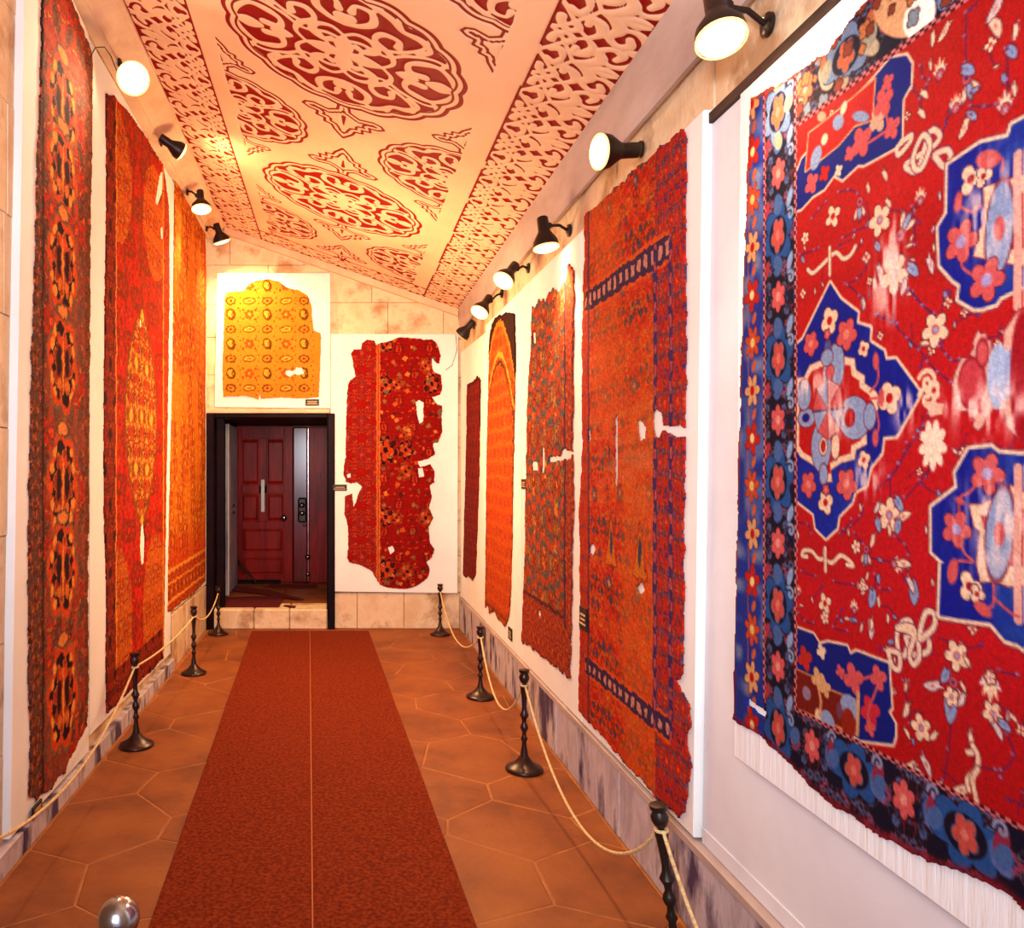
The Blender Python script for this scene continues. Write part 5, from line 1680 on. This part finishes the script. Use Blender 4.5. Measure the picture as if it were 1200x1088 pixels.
smat([(262, 701), (334, 699), (327, 712), (261, 712)], .2005, 'dark red floor mat lying on the doorstep, nearest the gallery')
smat([(309, 689), (317, 685.5), (371, 686), (372, 690), (346, 690.5)], .2005, 'dark red mat strip directly in front of the far door')
smat([(261, 692), (275, 688.5), (316, 693.5), (357, 704), (348, 704), (303, 697)], .2095, 'long thin red mat slanting across the doorstep')
smat([(332, 711), (334, 710), (347, 711), (345, 713)], .2005, 'small red mat scrap at the edge of the doorstep')
# posts of the door frame
fr = empty('door_frame', (-0.69, YB, 0))
struct(fr)
MB().box(DX0 - .055, DX0 + .035, YB - .06, YB + .045, -.004, DZ - .008, .008).build('post', M['black_paint'], fr)
MB().box(DX0 + .04, DX0 + .125, YB + .06, YB + .14, .2, DZ - .035, .008).build('post', M['black_paint'], fr)
MB().box(DX1 - .010, DX1 + .062, YB - .045, YB + .045, -.004, DZ - .008, .008).build('post', M['black_paint'], fr)
MB().box(DX0 + .036, DX1 - .012, YB - .02, YB + .045, DZ - .05, DZ - .008, .006).build('lintel', M['black_paint'], fr)

# ------------------------------------------------------------------ carpet runner with its seam


def floor_px(px, py):
    t = HC / (py - VY)
    return ((px - VX) * t, FPX * t)


rl0, rr0 = floor_px(295, 741), floor_px(432, 741)
rl1, rr1 = floor_px(175, 1088), floor_px(558, 1088)
ext = lambda a, b, s: (a[0] + (b[0] - a[0]) * s, a[1] + (b[1] - a[1]) * s)
S_ = 1.95
rw = empty('carpet_runner', ((rl0[0] + rr0[0]) / 2, (rl0[1] + rl1[1]) / 2, 0.002), 'long dark red-brown carpet runner down the middle of the stone floor', 'carpet runner')
ml, mr = floor_px(363.2, 741), floor_px(366.3, 1088)
RN = lambda a, b, g: [ext(a, b, S_), ext(a, b, 0)]


def strip(L0, L1, R0, R1, n=26):
    """a soft sheet between two long edges, slightly uneven along its borders"""
    rs = random.Random(5)
    b = MB()
    vs, fs = [], []
    for k in range(n + 1):
        s_ = S_ * k / n
        a, c = ext(L0, L1, s_), ext(R0, R1, s_)
        e = rs.uniform(-.0015, .0015)
        vs += [(a[0] + e, a[1], .003), (a[0] + e, a[1], .010), (a[0] + e + .006, a[1], .013), (c[0] + e - .003, c[1], .013), (c[0] + e, c[1], .010), (c[0] + e, c[1], .003)]
    for k in range(n):
        for j in range(6):
            fs.append((k * 6 + j, k * 6 + (j + 1) % 6, (k + 1) * 6 + (j + 1) % 6, (k + 1) * 6 + j))
    fs.append(tuple(range(6)))
    fs.append(tuple(n * 6 + j for j in range(6)))
    return b.add(vs, fs)


gp_ = .003
ml_l, mr_l = (ml[0] - gp_, ml[1]), (mr[0] - gp_, mr[1])
ml_r, mr_r = (ml[0] + gp_, ml[1]), (mr[0] + gp_, mr[1])
strip(rl0, rl1, ml_l, mr_l).build('pile_strip', M['carpet'], rw)
strip(ml_r, mr_r, rr0, rr1).build('pile_strip', M['carpet'], rw)
sm = MB()
a, b = ext(ml, mr, 0.01), ext(ml, mr, S_)
sm.add([(a[0] - .0026, a[1], .003), (a[0] + .0026, a[1], .003), (a[0] + .0026, a[1], .0105), (a[0] - .0026, a[1], .0105),
        (b[0] - .0026, b[1], .003), (b[0] + .0026, b[1], .003), (b[0] + .0026, b[1], .0105), (b[0] - .0026, b[1], .0105)],
       [(0, 1, 2, 3), (4, 5, 6, 7), (0, 1, 5, 4), (1, 2, 6, 5), (2, 3, 7, 6), (3, 0, 4, 7)])
sm.build('seam', M['seam'], rw)

# ------------------------------------------------------------------ turned stanchions and their rope


def stanchion(x, y, h, label, lean=(0, 0), cup=True, col='bronze'):
    e = empty('stanchion', (x, y, 0.001), label, 'stanchion', 'turned stanchions holding the barrier rope')
    k = h / .53
    z = .0015
    MB().lathe([(.098, 0), (.100, .008), (.096, .016), (.078, .024), (.058, .036), (.040, .052), (.030, .066), (.024, .074)], (x, y, z), n=28).build('base', M[col], e)
    prof = [(.022, .074), (.018, .10), (.013, .13), (.012, .15), (.019, .165), (.012, .18), (.011, .20), (.018, .212), (.022, .225), (.018, .238), (.011, .250), (.013, .268), (.024, .290), (.014, .310), (.012, .33),
            (.014, .37), (.019, .42), (.022, .440)]
    prof = [(r_, zz * k if zz > .08 else zz) for r_, zz in prof]
    b = MB().lathe(prof, (x, y, z), (lean[0], lean[1], 1), 20).build('pole', M[col], e)
    ax = Vector((lean[0], lean[1], 1)).normalized()
    top = [(.010, .440), (.010, .452), (.018, .460), (.026, .476), (.028, .490), (.022, .503), (.020, .508), (.027, .514), (.028, .528), (.018, .530)]
    MB().lathe([(r_, zz * k) for r_, zz in top], (x, y, z), (lean[0], lean[1], 1), 20).build('finial', M[col], e)
    neck = Vector((x, y, z)) + ax * (.446 * k)
    # rope turns round the neck
    ring = [neck + Vector((.015 * math.cos(t), .015 * math.sin(t), .002 * math.sin(2 * t))) for t in [i * PI / 8 for i in range(17)]]
    return e, neck


necks = {}
specs = {
    'R1': (1.085, 2.54, .53, 'dark-green black stanchion at the lower right, nearest the camera', (-.12, 0)),
    'R2': (.985, 4.215, .535, 'second stanchion on the right, with broad round base', (0, 0)),
    'R3': (.99, 5.55, .50, 'third stanchion on the right, beside the orange arched carpet', (0, 0)),
    'R4': (.978, 7.66, .49, 'farthest right stanchion, under the torn red fragment', (0, 0)),
    'L1': (-1.167, 4.58, .541, 'nearest left stanchion, before the red lozenge carpet', (-.02, 0)),
    'L2': (-1.133, 6.2, .527, 'middle left stanchion, before the golden-orange carpet', (0, 0)),
    'L3': (-1.165, 7.68, .47, 'farthest left stanchion, beside the door step', (0, 0)),
    'L0': (-1.14, 2.35, .53, 'nearest left stanchion just outside the picture', (0, 0)),
    'R0': (1.06, 1.25, .53, 'right stanchion just outside the picture', (0, 0)),
}
for k, (x, y, h_, lb, ln) in specs.items():
    if k in ('L0', 'R0'):
        e, nk = stanchion(x, y, h_, lb, ln)
    else:
        e, nk = stanchion(x, y, h_, lb, ln, col='black_metal' if k == 'R1' else 'bronze')
    necks[k] = nk


def rope(a, b, sag, label, r=.0062, skew=0.0, wrap=True):
    A, B = necks[a], necks[b]
    d_ = (B - A).normalized()
    n = 28
    pts = []
    if wrap:
        for i in range(13):
            t = PI * 2 * i / 12
            pts.append(A + Vector((.0175 * math.cos(t + PI / 2), .0175 * math.sin(t + PI / 2), .004 * (i / 12) - .002)))
    A2, B2 = A + Vector((0, .0175 if d_.y > 0 else -.0175, 0)), B - Vector((0, .026 if d_.y > 0 else -.026, 0))
    for i in range(n + 1):
        s_ = i / n
        p = A2.lerp(B2, s_)
        ss = s_ ** (1 + skew)
        p.z -= sag * 4 * ss * (1 - ss)
        pts.append(p)
    return tag(MB().tube(pts, r, 8).build('barrier_rope', M['rope']), label, 'rope', 'slack barrier ropes')


rope('R1', 'R2', .34, 'deep-sagging cream rope between the nearest and second right stanchions', skew=-.1)
rope('R2', 'R3', .29, 'cream rope looping from the second to the third right stanchion')
rope('R3', 'R4', .25, 'cream rope between the third and farthest right stanchions')
rope('R1', 'R0', .30, 'cream rope running from the nearest right stanchion out of the picture', wrap=False)
rope('L1', 'L0', .20, 'cream rope falling from the nearest left stanchion along the skirting', wrap=False)
rope('L1', 'L2', .035, 'taut cream rope between the nearest and middle left stanchions', wrap=True)
rope('L2', 'L3', .11, 'short cream rope between the middle and farthest left stanchions')

# chrome post whose ball top shows at the bottom left
e = empty('ball_post', (-.352, 1.27, .012), 'chrome ball top of a barrier post at the bottom left of the picture', 'post')
MB().lathe([(.11, 0), (.11, .008), (.04, .02), (.014, .03)], (-.352, 1.27, .014), n=24).build('base', M['chrome'], e)
MB().lathe([(.012, .03), (.012, .835), (.018, .84), (.018, .848), (.012, .852)], (-.352, 1.27, .014), n=16).build('pole', M['chrome'], e)
MB().lathe([(.0325 * math.sin(t) + .0004, .867 - .0325 * math.cos(t)) for t in [PI * k / 16 for k in range(2, 17)]], (-.352, 1.27, .014), n=28).build('ball', M['chrome'], e)

# ------------------------------------------------------------------ spotlights


def spotlight(mount, head, axis, label, lit=True, power=30, size=.066, spread=100, wall=1, col=(1.0, .60, .26), blend=.8, body=.17):
    """mount on the wall, head = centre of the lamp face, axis = where it points"""
    ax = Vector(axis).normalized()
    Hd, Mt = Vector(head), Vector(mount)
    e = empty('spotlight', Mt, label, 'spotlight', 'wall spotlights')
    q = -ax
    s_ = size
    # holder: slim cap behind, flaring to the face
    MB().lathe([(.024, .0), (.030, .006), (.031, .075), (.034, .085), (s_ * .98, body - .035), (s_ * 1.04, body - .012), (s_ * 1.04, body), (s_ * .96, body)],
               Hd + q * body, ax, 24, cap=False).build('lamp_housing', M['black_metal'], e)
    MB().lathe([(.001, -.004), (.024, 0), (.024, .006)], Hd + q * body, ax, 20, cap=False).build('end_cap', M['black_metal'], e)
    g = [(s_ * .95, -.012), (s_ * .93, .004), (s_ * .75, .014), (s_ * .4, .020), (.001, .022)]
    gl = MB().lathe(g, Hd, ax, 24, cap=False)
    gl.lathe([(s_ * .95, -.012), (.001, -.03)], Hd, ax, 24, cap=False)
    gl.build('bulb', M['lamp'] if lit else M['lamp_dead'], e)
    if lit:
        MB().lathe([(s_ * 1.04, -.001), (s_ * 1.05, .006), (s_ * .96, .008)], Hd, ax, 24, cap=False).build('rim', M['lamp_side'], e)
    # swivel arm and wall plate
    back = Hd + q * (body * .72)
    side = Vector((wall, 0, 0))
    near = back + side * .03
    mid = (near + Mt) / 2 + Vector((0, 0, .015))
    MB().tube([near - side * .01, near, mid, Mt - side * .012], .0085, 8).build('arm', M['black_metal'], e)
    MB().lathe([(.001, -.016), (.016, -.012), (.018, 0), (.016, .012), (.001, .016)], near, (0, 1, .2), 12, cap=False).build('swivel', M['black_metal'], e)
    MB().lathe([(.034, 0), (.034, .010), (.022, .016), (.001, .017)], Mt, -side, 18).build('wall_plate', M['black_metal'], e)
    for dzz in (-.022, .022):
        MB().lathe([(.007, 0), (.007, .004), (.001, .006)], Mt - side * .013 + Vector((0, 0, dzz)), -side, 8).build('screw', M['chrome'], e)
    if lit:
        l = bpy.data.lights.new('spot_beam', 'SPOT')
        l.energy = power
        l.color = col
        l.spot_size = math.radians(spread)
        l.spot_blend = blend
        l.shadow_soft_size = .04
        lo = bpy.data.objects.new('spot_beam', l)
        COL.objects.link(lo)
        lo.location = Hd + ax * .03
        lo.rotation_euler = ax.to_track_quat('-Z', 'Y').to_euler()
    return e


WR, WL = 1.258, -1.281
P3 = lambda px, py, Y: ((px - VX) * Y / FPX, Y, HC - (py - VY) * Y / FPX)
spotlight((WR, 2.32, 2.90), P3(845, 45, 2.24), (-.05, -.35, -.93), 'nearest right spotlight, large and bright, at the top of the picture', power=30, spread=120, col=(1.0, .80, .55))
spotlight((WR, 3.30, 2.93), P3(703, 178, 3.14), (-.95, -.20, -.12), 'second right spotlight, glowing face turned left above the rust-red carpet', power=20)
spotlight((WR, 4.32, 2.90), P3(640, 290, 4.28), (.10, -.10, -.98), 'third right spotlight, pointing straight down onto the grey-speckled carpet panel', power=75)
spotlight((WR, 5.25, 2.93), P3(590, 329, 5.12), (-.55, -.40, -.72), 'fourth right spotlight, tilted left, above the orange arched carpet', power=32)
spotlight((WR, 6.10, 2.95), P3(562, 366, 5.98), (-.50, -.35, -.75), 'fifth right spotlight, tilted left, farthest lit one on the right', power=32)
spotlight((WR, 7.35, 2.93), P3(541, 393, 7.30), (-.50, .35, -.6), 'unlit spotlight in the far right corner beside the end wall', lit=False)
spotlight((WL, 4.62, 3.967), P3(156, 92, 4.35), (.22, -.80, -.50), 'nearest left spotlight, dazzling, facing the camera high on the left', power=56, wall=-1, size=.084, col=(1.0, .74, .44), spread=130)
spotlight((WL, 5.70, 3.953), P3(212, 178, 5.62), (.72, .50, -.38), 'second left spotlight, black bell turned away from the camera, glow on the ceiling beside it', wall=-1, power=30, spread=150, size=.06)
spotlight((WL, 6.68, 3.940), P3(236, 245, 6.60), (.10, -.20, -.96), 'third left spotlight, shining down the golden-orange carpet', power=60, wall=-1, size=.078)
spotlight((WL, 7.66, 3.927), P3(260, 283, 7.50), (.28, .25, -.90), 'farthest left spotlight, shining on the end wall over the golden fragment', power=125, wall=-1, spread=130, size=.078)

# loose wires
tag(MB().tube([(-1.30, 4.12, 3.72), (-1.27, 4.14, 3.80), (-1.24, 4.2, 3.835), (-1.23, 4.28, 3.83), (-1.22, 4.36, 3.79)], .003, 6).build('wire', M['black_metal']), 'thin bent black wire above the dazzling left spotlight', 'wire')
tag(MB().tube([P3(534, 392, 7.925), P3(535.5, 410, 7.90), P3(530, 428, 7.90), P3(522, 434, 7.925)], .003, 6).build('wire', M['black_metal']), 'thin wire hanging on the white panel beside the torn red fragment', 'wire')
